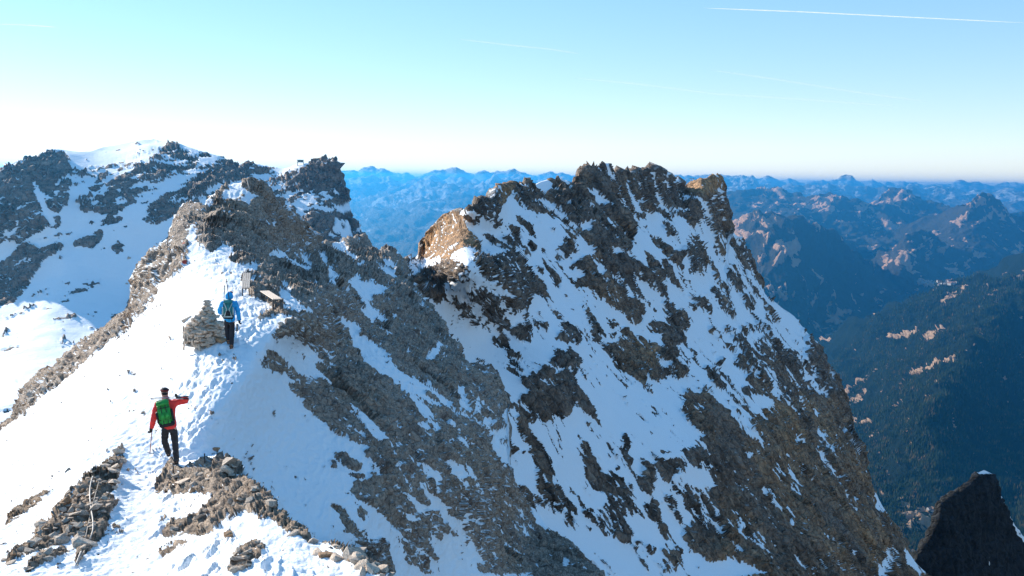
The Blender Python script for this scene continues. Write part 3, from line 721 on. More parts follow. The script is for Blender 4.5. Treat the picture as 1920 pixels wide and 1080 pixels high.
for s, v in (("785,500 780,440 820,390 870,392 900,440 910,475 880,490", .95), ("1400,760 1560,740 1620,860 1700,1010 1740,1080 1740,1160 1350,1160 1340,900 1380,800", .32),  # second outline paints glare as brown rock
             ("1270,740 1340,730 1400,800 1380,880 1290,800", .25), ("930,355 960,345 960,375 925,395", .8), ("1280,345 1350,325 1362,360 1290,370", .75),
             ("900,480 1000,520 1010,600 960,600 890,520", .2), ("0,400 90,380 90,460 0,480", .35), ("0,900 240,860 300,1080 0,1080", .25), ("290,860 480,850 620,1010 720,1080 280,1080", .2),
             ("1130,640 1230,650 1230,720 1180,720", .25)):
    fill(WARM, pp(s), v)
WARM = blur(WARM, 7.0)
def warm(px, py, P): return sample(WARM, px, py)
def boots(P, px, py, R_, C_):
    r = random.Random(4)
    P = P.copy()
    for line, nst in (("330,868 345,835 362,800 378,765 392,730 410,700 428,665", 28), ("300,900 318,860 340,820 352,790", 20), ("432,650 446,620 452,590 450,560 440,530 430,505", 44), ("300,1000 330,950 300,905", 22),
                      ("330,1060 380,1040 430,1010 400,980 340,970", 18), ("560,1075 480,1050 420,1060 380,1080", 12), ("455,640 480,612 500,596 470,575", 26), ("350,740 365,700 385,660", 16)):
        L = pp(line); 
        for k in range(nst):
            f = k / nst * (len(L) - 1); i = int(f); g = f - i
            x = L[i][0] * (1 - g) + L[i + 1][0] * g + r.gauss(0, 7); y = L[i][1] * (1 - g) + L[i + 1][1] * g + r.gauss(0, 4)
            idx = np.nonzero((np.abs(px - x) < 22) & (np.abs(py - y) < 16))[0]
            if not len(idx): continue
            c = P[idx[np.argmin((px[idx] - x) ** 2 + (py[idx] - y) ** 2)]]
            a = r.gauss(.1, .8); dx = P[idx, 0] - c[0]; dy = P[idx, 1] - c[1]
            u = dx * math.cos(a) - dy * math.sin(a); v = dx * math.sin(a) + dy * math.cos(a)
            q = (u / r.uniform(.075, .11)) ** 2 + (v / r.uniform(.16, .24)) ** 2
            P[idx, 2] += -r.uniform(.03, .085) * np.exp(-q ** 1.6) + .03 * np.exp(-((q - 1.9) / .9) ** 2)
    return P
near = sheet('near_snow_ridge', -60, 1168, QN, N_SIL, 1165, int(620 / (QN * 1.1)), near_inv, back=.9, mat=M_near,
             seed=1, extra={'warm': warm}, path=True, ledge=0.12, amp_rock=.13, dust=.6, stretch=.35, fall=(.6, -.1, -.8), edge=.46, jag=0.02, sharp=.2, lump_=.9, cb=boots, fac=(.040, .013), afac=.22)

# ------------------------------------------------------------------ right ridge
R_SIL = pp("735,500 745,498 760,492 775,487 783,485 786,470 789,447 800,430 812,420 830,402 850,394 868,394 885,390 893,383 900,375 908,380 918,378 925,362 935,352 950,350 970,346 985,350 1000,350 1012,342 1030,337 1045,336 1060,342 1075,345 1083,328 1095,322 1108,318 1118,314 1130,311 1142,316 1150,325 1162,326 1174,324 1177,340 1184,328 1192,322 1208,319 1225,317 1240,318 1243,328 1252,326 1262,334 1272,345 1285,347 1300,341 1330,333 1350,328 1356,334 1361,348 1364,400 1366,420 1378,440 1392,470 1404,485 1420,520 1440,556 1462,572 1490,592 1510,620 1526,645 1545,690 1560,722 1575,755 1590,800 1600,830 1615,870 1632,915 1650,945 1675,990 1700,1030 1720,1060 1745,1090 1790,1160")
def Rp(px, py, k=1.0):
    x, y, z = rays(px, py)
    return (px, py, k * 99.8 / max(.12, (-float(z) - 1.104 * float(x) + .468)))
tpsRR = TPS([(760, 500, 124), (880, 492, 122), (800, 560, 122), (870, 530, 122), (786, 475, 205), (795, 430, 205), (850, 400, 181), (885, 395, 168), (860, 440, 172), (900, 470, 160),
    (935, 352, 205), (1000, 348, 228), (1075, 345, 250), (1130, 312, 270), (1190, 322, 300), (1225, 317, 322), (1285, 347, 395), (1350, 330, 400), (1362, 350, 425), (1310, 365, 372),
    Rp(1000, 500), Rp(900, 600), Rp(1000, 700, .97), Rp(1100, 600), Rp(1200, 500, .96), Rp(1200, 700), Rp(1300, 450), Rp(1300, 600), Rp(1400, 700), Rp(1300, 850, .94), Rp(1100, 900),
    Rp(1300, 1000), Rp(1150, 1080), Rp(1400, 1080, .96), Rp(1500, 900, .98), Rp(1000, 1000), Rp(1000, 420), Rp(1100, 420, .97), Rp(1180, 640, 1.02),
    Rp(1366, 430, 1.05), Rp(1440, 560, 1.12), Rp(1526, 650, 1.15), Rp(1590, 800, 1.2), Rp(1650, 945, 1.2), Rp(1745, 1090, 1.25), Rp(1560, 850, 1.03), Rp(1600, 1000, 1.0)])
right = sheet('right_rock_ridge', 735, 1788, QR, R_SIL, 1165, int(760 / (QR * 1.15)), tpsRR, back=.55, mat=M_right,
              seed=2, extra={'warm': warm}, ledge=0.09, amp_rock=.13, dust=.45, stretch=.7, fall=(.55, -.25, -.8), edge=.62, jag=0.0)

# ------------------------------------------------------------------ great snowy mountain on the left
L_SIL = pp("-80,352 0,333 10,318 18,307 30,299 48,298 66,296 75,285 90,281 115,279 145,281 170,280 200,273 225,268 250,262 270,259 285,258 305,262 330,265 350,273 380,283 405,290 420,293 450,302 470,308 505,312 530,315 545,312 552,308 575,306 590,304 605,300 618,298 626,299 633,312 640,330 648,360 654,378 658,396 662,408 670,416 680,440 692,462 700,476 712,500 740,540")
tpsM = TPS([(0, 333, 1250), (30, 299, 1290), (75, 285, 1350), (115, 279, 1420), (200, 273, 1500), (285, 258, 1530), (330, 265, 1480), (420, 293, 1440), (530, 315, 1420), (560, 306, 1400), (600, 300, 1390), (626, 299, 1370),
    (200, 290, 1430), (130, 300, 1360), (280, 275, 1440), (650, 375, 1330), (690, 465, 1250), (580, 350, 1330), (600, 420, 1230), (500, 360, 1330), (400, 350, 1300), (300, 350, 1290),
    (60, 400, 1200), (60, 470, 1175), (150, 420, 1210), (300, 430, 1215), (400, 480, 1180), (200, 550, 1110), (500, 520, 1150), (120, 500, 1140), (50, 530, 1130), (20, 600, 1040), (-80, 500, 1180), (-80, 600, 1060),
    (100, 655, 900), (50, 720, 765), (0, 805, 645), (250, 610, 1040), (150, 620, 985), (560, 560, 1130), (400, 700, 1000)])
left = sheet('great_snow_mountain', -80, 738, QL, L_SIL, 860, int(560 / (QL * 1.1)), tpsM, back=.6, mat=M_left,
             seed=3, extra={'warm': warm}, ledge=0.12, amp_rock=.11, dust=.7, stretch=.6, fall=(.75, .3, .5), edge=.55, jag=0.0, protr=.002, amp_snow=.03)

# ------------------------------------------------------------------ rock spire rising from the valley side, its shade painted in
S_SIL = pp("1660,1120 1690,1085 1722,1040 1745,1005 1762,965 1760,950 1770,938 1795,926 1815,913 1828,898 1834,886 1845,881 1856,886 1861,903 1870,924 1886,955 1903,988 1924,1016 1950,1060 1990,1130")
M_spire = mountain_mat('limestone in painted shade', 480, (.012, .014, .016), (.03, .034, .038), (.055, .058, .06), (.03, .03, .03))  # near-black tones put the mountain's shadow into the colour
tpsS = TPS([(1845, 883, 520), (1720, 1045, 488), (1765, 955, 500), (1800, 1060, 490), (1860, 1060, 505), (1920, 1010, 545), (1950, 1065, 560), (1850, 960, 512), (1700, 1130, 478), (1850, 1150, 492)])
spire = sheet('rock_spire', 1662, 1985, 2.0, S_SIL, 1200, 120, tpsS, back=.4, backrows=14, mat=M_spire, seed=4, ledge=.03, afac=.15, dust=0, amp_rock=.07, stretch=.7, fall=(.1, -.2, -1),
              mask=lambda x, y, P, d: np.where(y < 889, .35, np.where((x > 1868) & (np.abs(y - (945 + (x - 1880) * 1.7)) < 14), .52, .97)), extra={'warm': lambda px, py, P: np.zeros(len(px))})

# ------------------------------------------------------------------ valley and far ranges
def ramp_mask(fn): return fn
MEAD_SUN = np.zeros((RH, RW), np.float32)  # meadow cover, with sunlit slopes of the far mountains painted in
for s, v in (
    # brown pasture of the grassy mountain, its sunlit shapes painted in
    ("1360,425 1380,412 1410,400 1430,398 1420,410 1385,425 1400,435 1420,440 1400,455 1388,462 1370,440", .95),
    ("1420,416 1440,400 1460,402 1452,418 1442,434 1425,424", .85), ("1412,437 1440,440 1436,460 1430,462 1428,445", .8), ("1445,442 1452,442 1440,465 1434,462", .8),
    ("1455,455 1500,454 1500,468 1482,476 1470,490 1455,505 1450,500 1460,480 1452,472", .95), ("1480,488 1497,492 1490,503 1480,500", .8), ("1425,482 1436,478 1430,490 1420,495", .6),
    ("1500,518 1516,516 1506,525 1495,535 1490,548 1485,555 1492,530", .6), ("1553,590 1570,590 1575,608 1560,612 1545,608", .85), ("1466,425 1472,420 1466,445", .55),
    # second range
    ("1490,382 1530,372 1555,370 1560,385 1580,395 1560,398 1530,388", .75), ("1450,360 1470,358 1495,372 1470,376", .6), ("1395,385 1430,375 1425,388 1400,395", .6),
    ("1600,385 1620,378 1640,392 1615,395", .6), ("1625,400 1665,397 1655,405 1630,404", .75), ("1670,370 1700,362 1730,375 1720,385 1690,378", .6),
    # right peak
    ("1845,366 1850,380 1830,395 1815,418 1800,425 1780,420 1800,405 1820,390", .5), ("1840,410 1860,400 1850,412 1825,422 1812,426", .85),
    ("1690,475 1715,462 1720,470 1705,480 1700,492 1680,500 1655,498 1670,490 1690,485", .9), ("1700,500 1730,505 1715,515", .5), ("1620,468 1640,465 1636,472", .7),
    # near forest hill pastures
    ("1650,628 1680,620 1700,617 1725,616 1715,622 1680,628 1660,634", .95), ("1730,628 1765,616 1775,618 1745,634 1725,633", .9), ("1760,566 1800,545 1835,530 1820,545 1790,562 1765,572", .62), ("1855,552 1900,535 1880,548 1860,556", .6),
    ("1590,580 1600,582 1585,588 1570,590", .7), ("1905,520 1925,517 1925,524 1900,525", .8), ("1565,655 1600,645 1630,636 1625,644 1590,652", .6),
    ("1700,690 1740,672 1800,665 1790,680 1750,690 1760,700 1720,704", .55), ("1595,785 1640,792 1636,798 1595,792", .95), ("1570,740 1620,700 1680,690 1640,730 1600,770", .45), ("1600,720 1600,735 1575,745", .8),
    ("1640,880 1665,860 1650,900 1640,905", .5), ("1670,940 1690,925 1700,900 1695,940", .5), ("1660,940 1765,945 1760,1080 1690,1080", .52), ("1740,955 1765,960 1760,975 1740,968", 1.0), ("1640,900 1660,1000 1690,1040 1700,960", .48),
    # valley floor fields
    ("1715,528 1745,524 1775,526 1795,530 1790,536 1760,536 1735,535", .95), ("1535,640 1560,638 1556,644 1540,645", .9)):
    fill(MEAD_SUN, pp(s), v)
MEAD_SUNB = blur(MEAD_SUN, 3.0)
def mead(px, py, P, dd): return sample(MEAD_SUNB, px, py) * .9 + .05
def mead_sun(px, py, P, dd):  # cover raised to paint larger sunlit faces
    return np.clip(sample(MEAD_SUNB, px, py) * .9 + .20 + .32 * perlin(P / 1100.0, 61) + .2 * perlin(P / 380.0, 62), 0, 1)
def basic(name, x0, x1, step, sil, bottom, rows, tps, mat, seed, **k):
    a = dict(back=.35, backrows=10, mask=mead, amp_rock=.13, amp_snow=.13, lo=.0022, hi=.04, ledge=0, edge=.45, protr=0, afac=0, jag=.0, steepk=.0, mat=mat, seed=seed)
    a.update(k)
    return sheet(name, x0, x1, step, sil, bottom, rows, tps, **a)
tpsD = TPS([(1360, 430, 12600), (1400, 405, 12000), (1440, 397, 11700), (1475, 402, 11700), (1420, 470, 11000), (1470, 470, 10900), (1540, 430, 11900), (1620, 478, 12600), (1720, 545, 13300),
            (1450, 600, 10200), (1560, 620, 10500), (1550, 520, 11200), (1640, 560, 11900), (1400, 540, 10600), (1500, 540, 10500), (1700, 620, 10600), (1400, 650, 9600)])
basic('grassy_mountain', 1340, 1740, 1.4, pp("1330,455 1345,440 1360,425 1375,415 1390,408 1405,402 1418,399 1425,396 1432,398 1445,394 1455,398 1470,397 1490,402 1515,415 1540,428 1560,440 1580,452 1600,465 1625,480 1660,502 1700,526 1725,545 1745,556"),
      lambda x: 640 + 0 * x, 150, tpsD, M_mount, 21, mask=mead_sun, amp_rock=.12, amp_snow=.12, rug=.12, hi=.08, stretch=.6, fall=(.1, -.7, -.7))
tpsE = TPS([(1845, 363, 15000), (1760, 395, 15600), (1690, 425, 15800), (1600, 470, 15500), (1920, 400, 15600), (1880, 385, 15400), (1800, 440, 14500), (1850, 450, 14300), (1920, 480, 14000), (1700, 480, 14500), (1760, 530, 13600), (1900, 540, 13500)])
basic('pointed_grass_mountain', 1560, 2010, 2.0, pp("1560,500 1600,472 1640,452 1665,438 1690,424 1712,415 1730,406 1745,402 1760,395 1780,389 1795,381 1810,379 1825,370 1838,364 1845,362 1858,364 1866,372 1880,382 1895,396 1920,402 1960,410 2010,420"), lambda x: 545 + 0 * x, 90, tpsE, M_mount, 22, mask=mead_sun, amp_rock=.06, amp_snow=.06, rug=.06)
tpsE2 = TPS([(1722, 430, 13600), (1660, 465, 13800), (1620, 500, 14200), (1780, 460, 13900), (1860, 505, 14000), (1700, 500, 12900), (1740, 530, 12900), (1800, 530, 13000), (1650, 530, 13400)])
basic('wooded_spur', 1615, 1900, 2.0, pp("1615,500 1640,483 1660,466 1680,452 1700,440 1715,432 1724,429 1740,431 1760,442 1790,462 1830,486 1900,520"), lambda x: 548 + 0 * x, 70, tpsE2, M_mount, 23, mask=mead_sun, rug=.08)
tpsH = TPS([(1780, 532, 10500), (1840, 510, 9500), (1920, 474, 8600), (1990, 440, 8300), (1920, 540, 8000), (1850, 540, 8800), (1990, 560, 7800)])
basic('right_wooded_slope', 1760, 2000, 2.4, pp("1760,540 1780,530 1810,520 1840,510 1880,490 1920,474 2000,438"), lambda x: 570 + 0 * x, 50, tpsH, M_forest, 24)
tpsG = TPS([(1530, 650, 9300), (1560, 618, 9400), (1610, 590, 8900), (1680, 560, 8300), (1760, 540, 7900), (1840, 520, 7600), (1920, 517, 7300), (1990, 520, 7200),
            (1600, 700, 7400), (1700, 650, 6900), (1800, 600, 6700), (1650, 780, 5800), (1600, 850, 5350), (1700, 960, 4500), (1800, 1090, 3900), (1750, 750, 5000), (1820, 620, 6000), (1850, 800, 5400),
            (1930, 700, 6300), (1930, 850, 5000), (1900, 950, 4400), (1980, 1090, 3850), (1700, 850, 4950), (1500, 760, 7600)])
basic('forest_hill', 1500, 2020, 1.7, pp("1500,665 1520,648 1545,632 1575,615 1600,601 1625,590 1660,571 1690,558 1710,552 1730,550 1760,541 1785,532 1800,526 1830,520 1860,518 1885,520 1920,517 2020,512"), lambda x: 1170 + 0 * x, 330, tpsG, M_forest, 25, amp_rock=.12, amp_snow=.12, rug=.10, hi=.06)
# far ranges
def farmask(lo_, hi_, seed):
    def f(px, py, P, dd):
        return np.clip(.15 + .5 * perlin(P / 3000.0, seed) + (P[:, 2] - lo_) / (hi_ - lo_), 0, 1)
    return f
basic('middle_range', 1180, 2010, 1.8, pp("1180,420 1280,400 1330,385 1360,372 1380,358 1405,352 1430,349 1450,350 1460,358 1480,360 1500,362 1520,368 1540,364 1556,363 1570,372 1600,382 1620,372 1650,362 1680,357 1700,358 1730,372 1760,388 1800,400 2010,405"),
      lambda x: 470 + 0 * x, 110, TPS([(1200, 400, 19000), (1450, 352, 19500), (1550, 365, 18500), (1700, 358, 20000), (1900, 400, 19000), (1450, 420, 16500), (1600, 440, 15800), (1700, 430, 16500), (1900, 440, 16500), (1200, 460, 16000), (1560, 400, 17000)]),
      M_mount, 26, mask=mead_sun, rug=.11, amp_rock=.08, amp_snow=.08, hi=.05, jag=.05)
basic('deep_valley_range', 560, 1400, 2.2, pp("560,420 620,390 660,372 700,368 740,362 780,346 805,340 830,342 850,344 880,345 930,352 1000,350 1100,350 1200,352 1300,352 1400,352"),
      lambda x: 560 + 0 * x, 130, TPS([(600, 380, 32000), (800, 332, 32000), (1000, 350, 33000), (1300, 352, 34000), (650, 480, 17500), (780, 480, 16500), (900, 430, 20500), (700, 420, 22000), (760, 380, 26000), (700, 560, 12500), (1200, 450, 20000)]),
      M_far, 27, rug=.11, amp_rock=.05, amp_snow=.05, hi=.05, jag=.08, mask=farmask(-900, 700, 3))
basic('far_range', 560, 2010, 2.0, pp("560,330 640,330 690,328 760,338 800,330 860,334 900,336 960,330 1040,334 1100,332 1200,334 1330,334 1380,330 1420,340 1480,345 1540,347 1600,348 1700,352 1800,352 1850,349 1920,352 2010,352"),
      lambda x: 400 + 0 * x, 70, lambda x, y: 1 / (34000 - 60.0 * (y - 335) + 0 * x), M_far, 28, amp_rock=.03, amp_snow=.03, hi=.03, jag=.13, rug=.07, mask=farmask(-600, 500, 5), lo=.0016)
basic('farthest_range', 560, 2010, 2.0, pp("560,324 640,322 668,321 690,316 702,314 712,317 730,320 750,323 770,325 820,323 860,319 875,322 900,323 930,321 950,321 965,319 972,323 985,326 1050,325 1110,327 1240,326 1290,326 1330,325 1350,323 1370,330 1420,334 1500,338 1560,340 1572,337 1578,332 1588,328 1594,329 1603,334 1612,338 1640,340 1700,343 1780,344 1800,341 1850,345 1890,342 1920,345 2010,346"),
      lambda x: 372 + 0 * x, 50, lambda x, y: 1 / (50000 - 100.0 * (y - 325) + 0 * x), M_far, 29, rug=.04, amp_rock=.03, amp_snow=.03, hi=.02, jag=.13, mask=farmask(-300, 500, 7), lo=.0012)
# valley floor: one sheet to the horizon
me = bpy.data.meshes.new('valley_floor')
me.from_pydata([(-70000, -3000, -2060), (70000, -3000, -2060), (70000, 56000, -2060), (-70000, 56000, -2060)], [], [(0, 1, 2, 3)]); me.update()
vf = bpy.data.objects.new('valley_floor', me); col.objects.link(vf); tag(vf, kind='structure'); me.materials.append(M_forest)
print('TERRAIN', round(time.time() - T0, 1))
# ------------------------------------------------------------------ things
bpy.context.view_layer.update()
DG = bpy.context.evaluated_depsgraph_get()
from mathutils.bvhtree import BVHTree
BV = {}
def bvh(o):
    if o.name not in BV: BV[o.name] = BVHTree.FromObject(o, DG)
    return BV[o.name]
def hit(px, py, o=near):
    d = at(px, py, 1.0).normalized()
    r = bvh(o).ray_cast(Vector((0, 0, 0)), d)
    return r[0], r[1]
def drop(x, y, o=near, top=300):
    r = bvh(o).ray_cast(Vector((x, y, top)), Vector((0, 0, -1)))
    return r[0]
def empty(name, loc=(0, 0, 0), rz=0, label=None, cat=None, group=None):
    o = bpy.data.objects.new(name, None); col.objects.link(o); o.location = loc; o.rotation_euler = (0, 0, rz)
    o.empty_display_size = .1
    return tag(o, label, cat, group)
def obj(name, me, mat=None, parent=None, loc=None, rot=None, scale=None, smooth=False):
    o = bpy.data.objects.new(name, me); col.objects.link(o)
    if mat and not me.materials: me.materials.append(mat)
    if parent: o.parent = parent
    if loc is not None: o.location = loc
    if rot is not None: o.rotation_euler = rot
    if scale is not None: o.scale = scale
    if smooth:
        me.polygons.foreach_set('use_smooth', np.ones(len(me.polygons), bool))
    return o
def bm_mesh(bm, name):
    me = bpy.data.meshes.new(name); bm.to_mesh(me); bm.free(); return me
def box_bm(sx, sy, sz, bev=0.0, seg=2):
    bm = bmesh.new(); bmesh.ops.create_cube(bm, size=1.0)
    for v in bm.verts: v.co = Vector((v.co.x * sx, v.co.y * sy, v.co.z * sz))
    if bev: bmesh.ops.bevel(bm, geom=bm.edges[:], offset=bev, segments=seg, affect='EDGES')
    return bm
def tube_me(pts, r, n=6, name='tube'):
    bm = bmesh.new(); rings = []
    pts = [Vector(p) for p in pts]
    rr = r if isinstance(r, (list, tuple)) else [r] * len(pts)
    for i, p in enumerate(pts):
        t = (pts[min(i + 1, len(pts) - 1)] - pts[max(i - 1, 0)]).normalized()
        a = t.cross(Vector((0.13, .21, 1))).normalized()
        if a.length < .1: a = t.cross(Vector((1, 0, 0))).normalized()
        b = t.cross(a)
        rings.append([bm.verts.new(p + (a * math.cos(k * 2 * math.pi / n) + b * math.sin(k * 2 * math.pi / n)) * rr[i]) for k in range(n)])
    for i in range(len(rings) - 1):
        for k in range(n):
            bm.faces.new((rings[i][k], rings[i][(k + 1) % n], rings[i + 1][(k + 1) % n], rings[i + 1][k]))
    bm.faces.new(rings[0][::-1]); bm.faces.new(rings[-1])
    bmesh.ops.recalc_face_normals(bm, faces=bm.faces[:])
    me = bm_mesh(bm, name); me.polygons.foreach_set('use_smooth', np.ones(len(me.polygons), bool)); return me
def stone_me(seed, flat=1.0, n=14):
    r = random.Random(seed); bm = bmesh.new()
    for _ in range(n):
        v = Vector((r.gauss(0, 1), r.gauss(0, 1), r.gauss(0, 1))).normalized()
        v = Vector((max(-.72, min(.72, v.x)), max(-.72, min(.72, v.y)), max(-.7, min(.7, v.z)) * flat)) * r.uniform(.85, 1.1)
        bm.verts.new(v)
    h = bmesh.ops.convex_hull(bm, input=bm.verts[:])
    for v in [v for v in bm.verts if not v.link_faces]: bm.verts.remove(v)
    bmesh.ops.bevel(bm, geom=bm.edges[:], offset=.05, segments=1, affect='EDGES') if False else None
    return bm_mesh(bm, 'stone')

M_stone = simple('pale limestone', (.55, .43, .33), .9, noise=.45, nscale=7, bump=.02)
M_stone2 = simple('grey limestone', (.42, .34, .27), .9, noise=.45, nscale=7, bump=.02)
M_stone3 = simple('rusty limestone', (.34, .20, .11), .9, noise=.5, nscale=6, bump=.02)
M_wood = simple('bleached wood', (.62, .50, .40), .8, noise=.25, nscale=14, bump=.003)
M_iron = simple('dark iron', (.035, .03, .03), .6, .3, noise=.4, nscale=30)
M_cable = simple('steel cable', (.30, .28, .26), .6, .2, noise=.3, nscale=40)
M_rope = simple('pale rope', (.36, .31, .26), .9, noise=.3, nscale=60)
M_red = simple('red marking paint', (.45, .06, .04), .8, noise=.5, nscale=30)
M_grey = simple('galvanised steel', (.25, .26, .27), .5, .4, noise=.3, nscale=8)

# ---- loose stones lying on the rocky ground (parts of the ridge)
STN = [stone_me(i, .75 if i % 3 else .5) for i in range(16)]
for i, me in enumerate(STN): me.materials.append([M_stone, M_stone2, M_stone, M_stone2, M_stone3][i % 5 if i % 5 < 4 or i == 4 else 0])
def in_poly(x, y, p):
    c = False
    for i in range(len(p)):
        ax, ay = p[i]; bx, by = p[(i + 1) % len(p)]
        if (ay > y) != (by > y) and x < (bx - ax) * (y - ay) / (by - ay) + ax: c = not c
    return c
def scatter(poly, n, smin, smax):
    p = pp(poly); xs = [q[0] for q in p]; ys = [q[1] for q in p]; k = 0; tries = 0
    while k < n and tries < n * 30:
        tries += 1
        x, y = rng.uniform(min(xs), max(xs)), rng.uniform(min(ys), max(ys))
        if not in_poly(x, y, p): continue
        if ROCK[int(y - RY0) if y < RY0 + RH else RH - 1, int(x - RX0)] < .5 and rng.random() > .06: continue
        q, nn = hit(x, y)
        if q is None: continue
        s = smin * (smax / smin) ** (rng.random() ** 1.6) * q.length
        o = obj('stone', rng.choice(STN), None, near, q + Vector((0, 0, s * .12)), (rng.uniform(-.5, .5), rng.uniform(-.5, .5), rng.uniform(0, 6.3)),
                (s * rng.uniform(.8, 1.4), s * rng.uniform(.7, 1.1), s * rng.uniform(.6, 1)))
        k += 1
scatter("0,1080 10,1040 70,990 120,920 170,880 230,835 240,860 220,920 200,960 170,1040 120,1060", 105, .0035, .010)
scatter("290,900 380,860 440,860 480,910 530,960 600,1010 560,1000 480,960 400,1000 310,1010", 34, .0035, .012)
scatter("540,1000 620,1020 720,1065 740,1080 640,1080", 36, .004, .013)
scatter("420,1010 500,1010 480,1070 425,1080", 18, .003, .009)
scatter("30,770 100,695 160,650 250,585 300,560 250,610 100,735 20,790", 50, .0022, .0055)
scatter("480,590 560,590 620,600 560,640 520,640", 22, .0025, .006)

def lone_stone(px, py, s, label, mat=None, seed=3, rot=(0, .1, .4), sc=(1, 1, .7), cat='stone'):
    q, nn = hit(px, py)
    me = stone_me(seed + 100, .7, 18)
    bpy_o = obj('stone', me, mat or M_stone, None, q + Vector((0, 0, s * .2)), rot, (s * sc[0], s * sc[1], s * sc[2]))
    return tag(bpy_o, label, cat)
lone_stone(403, 843, .11, 'small brown stone lying alone on shaded snow just above the big foreground rocks', M_stone3, 1, sc=(1.7, 1, .8))
lone_stone(428, 1003, .10, 'small rusty orange stone poking out of the bright foreground snow', M_stone3, 2)
lone_stone(614, 1042, .13, 'flat pinkish stone lying on lit snow beside the lower right rock edge', M_stone3, 3, sc=(1.6, .8, .5))
lone_stone(630, 1050, .14, 'wedge shaped pale stone on lit snow below the flat pinkish one', M_stone, 4, rot=(.2, .4, .9))
lone_stone(127, 883, .10, 'thin sliver of rock standing out of the white slope above the scree band', M_stone2, 5, rot=(0, .9, .5), sc=(.5, .5, 1.7))
lone_stone(268, 775, .13, 'jagged little rock sticking out of the snow left of the red jacket', M_stone2, 6, rot=(.3, .5, 0), sc=(.6, .6, 1.2))

# ---- cairn
q, _ = hit(383, 645)
cairn = empty('cairn', q, 0, 'tall pointed cairn of stacked flat stones beside the hiker in blue', 'cairn')
U = q.length / FPX
SL = [stone_me(40 + i, .42, 16) for i in range(8)]
for i, me in enumerate(SL): me.materials.append([M_stone, M_stone2, M_stone][i % 3])
def cprof(z):
    return float(np.interp(z, [0, .25, .7, .8, .95, 1.05, 1.2, 1.35, 1.5], [.58, .64, .56, .40, .31, .27, .22, .14, .05]))
z = 0.0; k = 0
while z < 1.46:
    r = cprof(z); th = rng.uniform(.075, .11) if z < .95 else rng.uniform(.06, .08)
    nst = max(1, int(2 * math.pi * r / .25))
    off = rng.uniform(0, 6)
    for j in range(nst):
        a = off + j * 2 * math.pi / nst + rng.uniform(-.15, .15)
        rr = r - .10 if nst > 1 else 0
        s = rng.choice([.12, .15, .19, .26]) if z < 1 else rng.uniform(.10, .14)
        cx = .10 * z + rng.uniform(-.03, .03)
        obj('stone', rng.choice(SL), None, cairn, (cx + rr * math.cos(a), rr * .8 * math.sin(a), z + rng.uniform(-.02, .02)), (rng.uniform(-.28, .28), rng.uniform(-.28, .28), a + rng.uniform(-.4, .4)),
            (s * 1.15, s, th * 2.3))
        k += 1
    if r > .3:
        obj('stone', rng.choice(SL), None, cairn, (.1 * z, 0, z), (0, 0, rng.uniform(0, 6)), (r * 1.05, r * .85, th * 2.6))
    z += th * .95
for j in range(20):      # thin stones set upright on the sunny side
    a = rng.uniform(math.pi * .95, math.pi * 1.55)
    zz = rng.uniform(-.1, .62)
    obj('stone', rng.choice(SL), None, cairn, (-.03 + .63 * math.cos(a), .52 * math.sin(a), zz), (rng.uniform(1.2, 1.8), rng.uniform(-.3, .3), a + math.pi / 2 + rng.uniform(-.3, .3)), (.07, .15, .08))
stick = tag(obj('wooden_stick', tube_me([(0, 0, 0), (.12, 0, .08), (.27, .02, .17)], .012), M_wood, None, q + Vector((.10, -.05, 1.36))),
            'thin pale stick leaning out of the top of the cairn', 'stick')
def slab(px, py, sx, sy, sz, rot, label, mat, seed):
    q, _ = hit(px, py)
    bm = box_bm(sx, sy, sz, 0)
    r = random.Random(seed)
    bmesh.ops.subdivide_edges(bm, edges=bm.edges[:], cuts=1, use_grid_fill=True)
    for v in bm.verts: v.co += Vector((r.uniform(-1, 1) * sx, r.uniform(-1, 1) * sy, r.uniform(-1, 1) * sz)) * .09
    o = obj('stone_slab', bm_mesh(bm, 'stone_slab'), mat, None, q + Vector((0, 0, sz * .35)), rot)
    tag(o, label, 'stone'); return o
slab(390, 648, .42, .08, .36, (.25, .1, -.15), 'grey stone slab standing on edge in the snow below the cairn', M_stone2, 3)
slab(399, 637, .30, .2, .14, (.1, -.3, .4), 'rounded pale block resting behind the upright slab', M_stone, 4)
slab(415, 640, .32, .22, .12, (.1, .15, -.5), 'low flat stone between the upright slab and the boots of the hiker in blue', M_stone3, 5)
slab(350, 600, .36, .16, .10, (.0, -.5, .2), 'tilted thin stone sticking out of the snow at the left foot of the cairn', M_stone, 6)

# ---- two wooden benches
def bench(near_p, far_p, label, z_leg, name='bench', planks=4, width=.34):
    a, b = Vector(near_p), Vector(far_p)
    L = (b - a).length
    d = (b - a).normalized()
    rz = math.atan2(d.y, d.x); tilt = math.asin(d.z)
    t = empty(name, a, 0, label, 'bench', 'wooden benches on the snow crest')
    t.rotation_euler = (0, -tilt, rz)
    w = width / planks
    for k in range(planks):
        bm = box_bm(L, w - .012, .035, .004, 1)
        obj('plank', bm_mesh(bm, 'plank'), M_wood, t, (L / 2 + rng.uniform(-.02, .02), (k - (planks - 1) / 2) * w, .018))
    for sx in (.06, .5, .94):
        obj('crossbar', bm_mesh(box_bm(.05, width - .02, .04), 'crossbar'), M_iron, t, (L * sx, 0, -.022))
    for sx in (.06, .94):
        for sy in (-1, 1):
            obj('leg', bm_mesh(box_bm(.035, .035, z_leg), 'leg'), M_iron, t, (L * sx, sy * (width / 2 - .03), -.042 - z_leg / 2))
    return t
def ground_at(px, py): return hit(px, py)[0]
g = ground_at(519, 584); d0 = g.y
bench(at(520.5, 562, d0), at(496, 546.5, d0 * 1.07), 'bench running towards the camera at the rock edge, its pale top tilted to the right', .62)
g = ground_at(460, 557); d1 = g.y
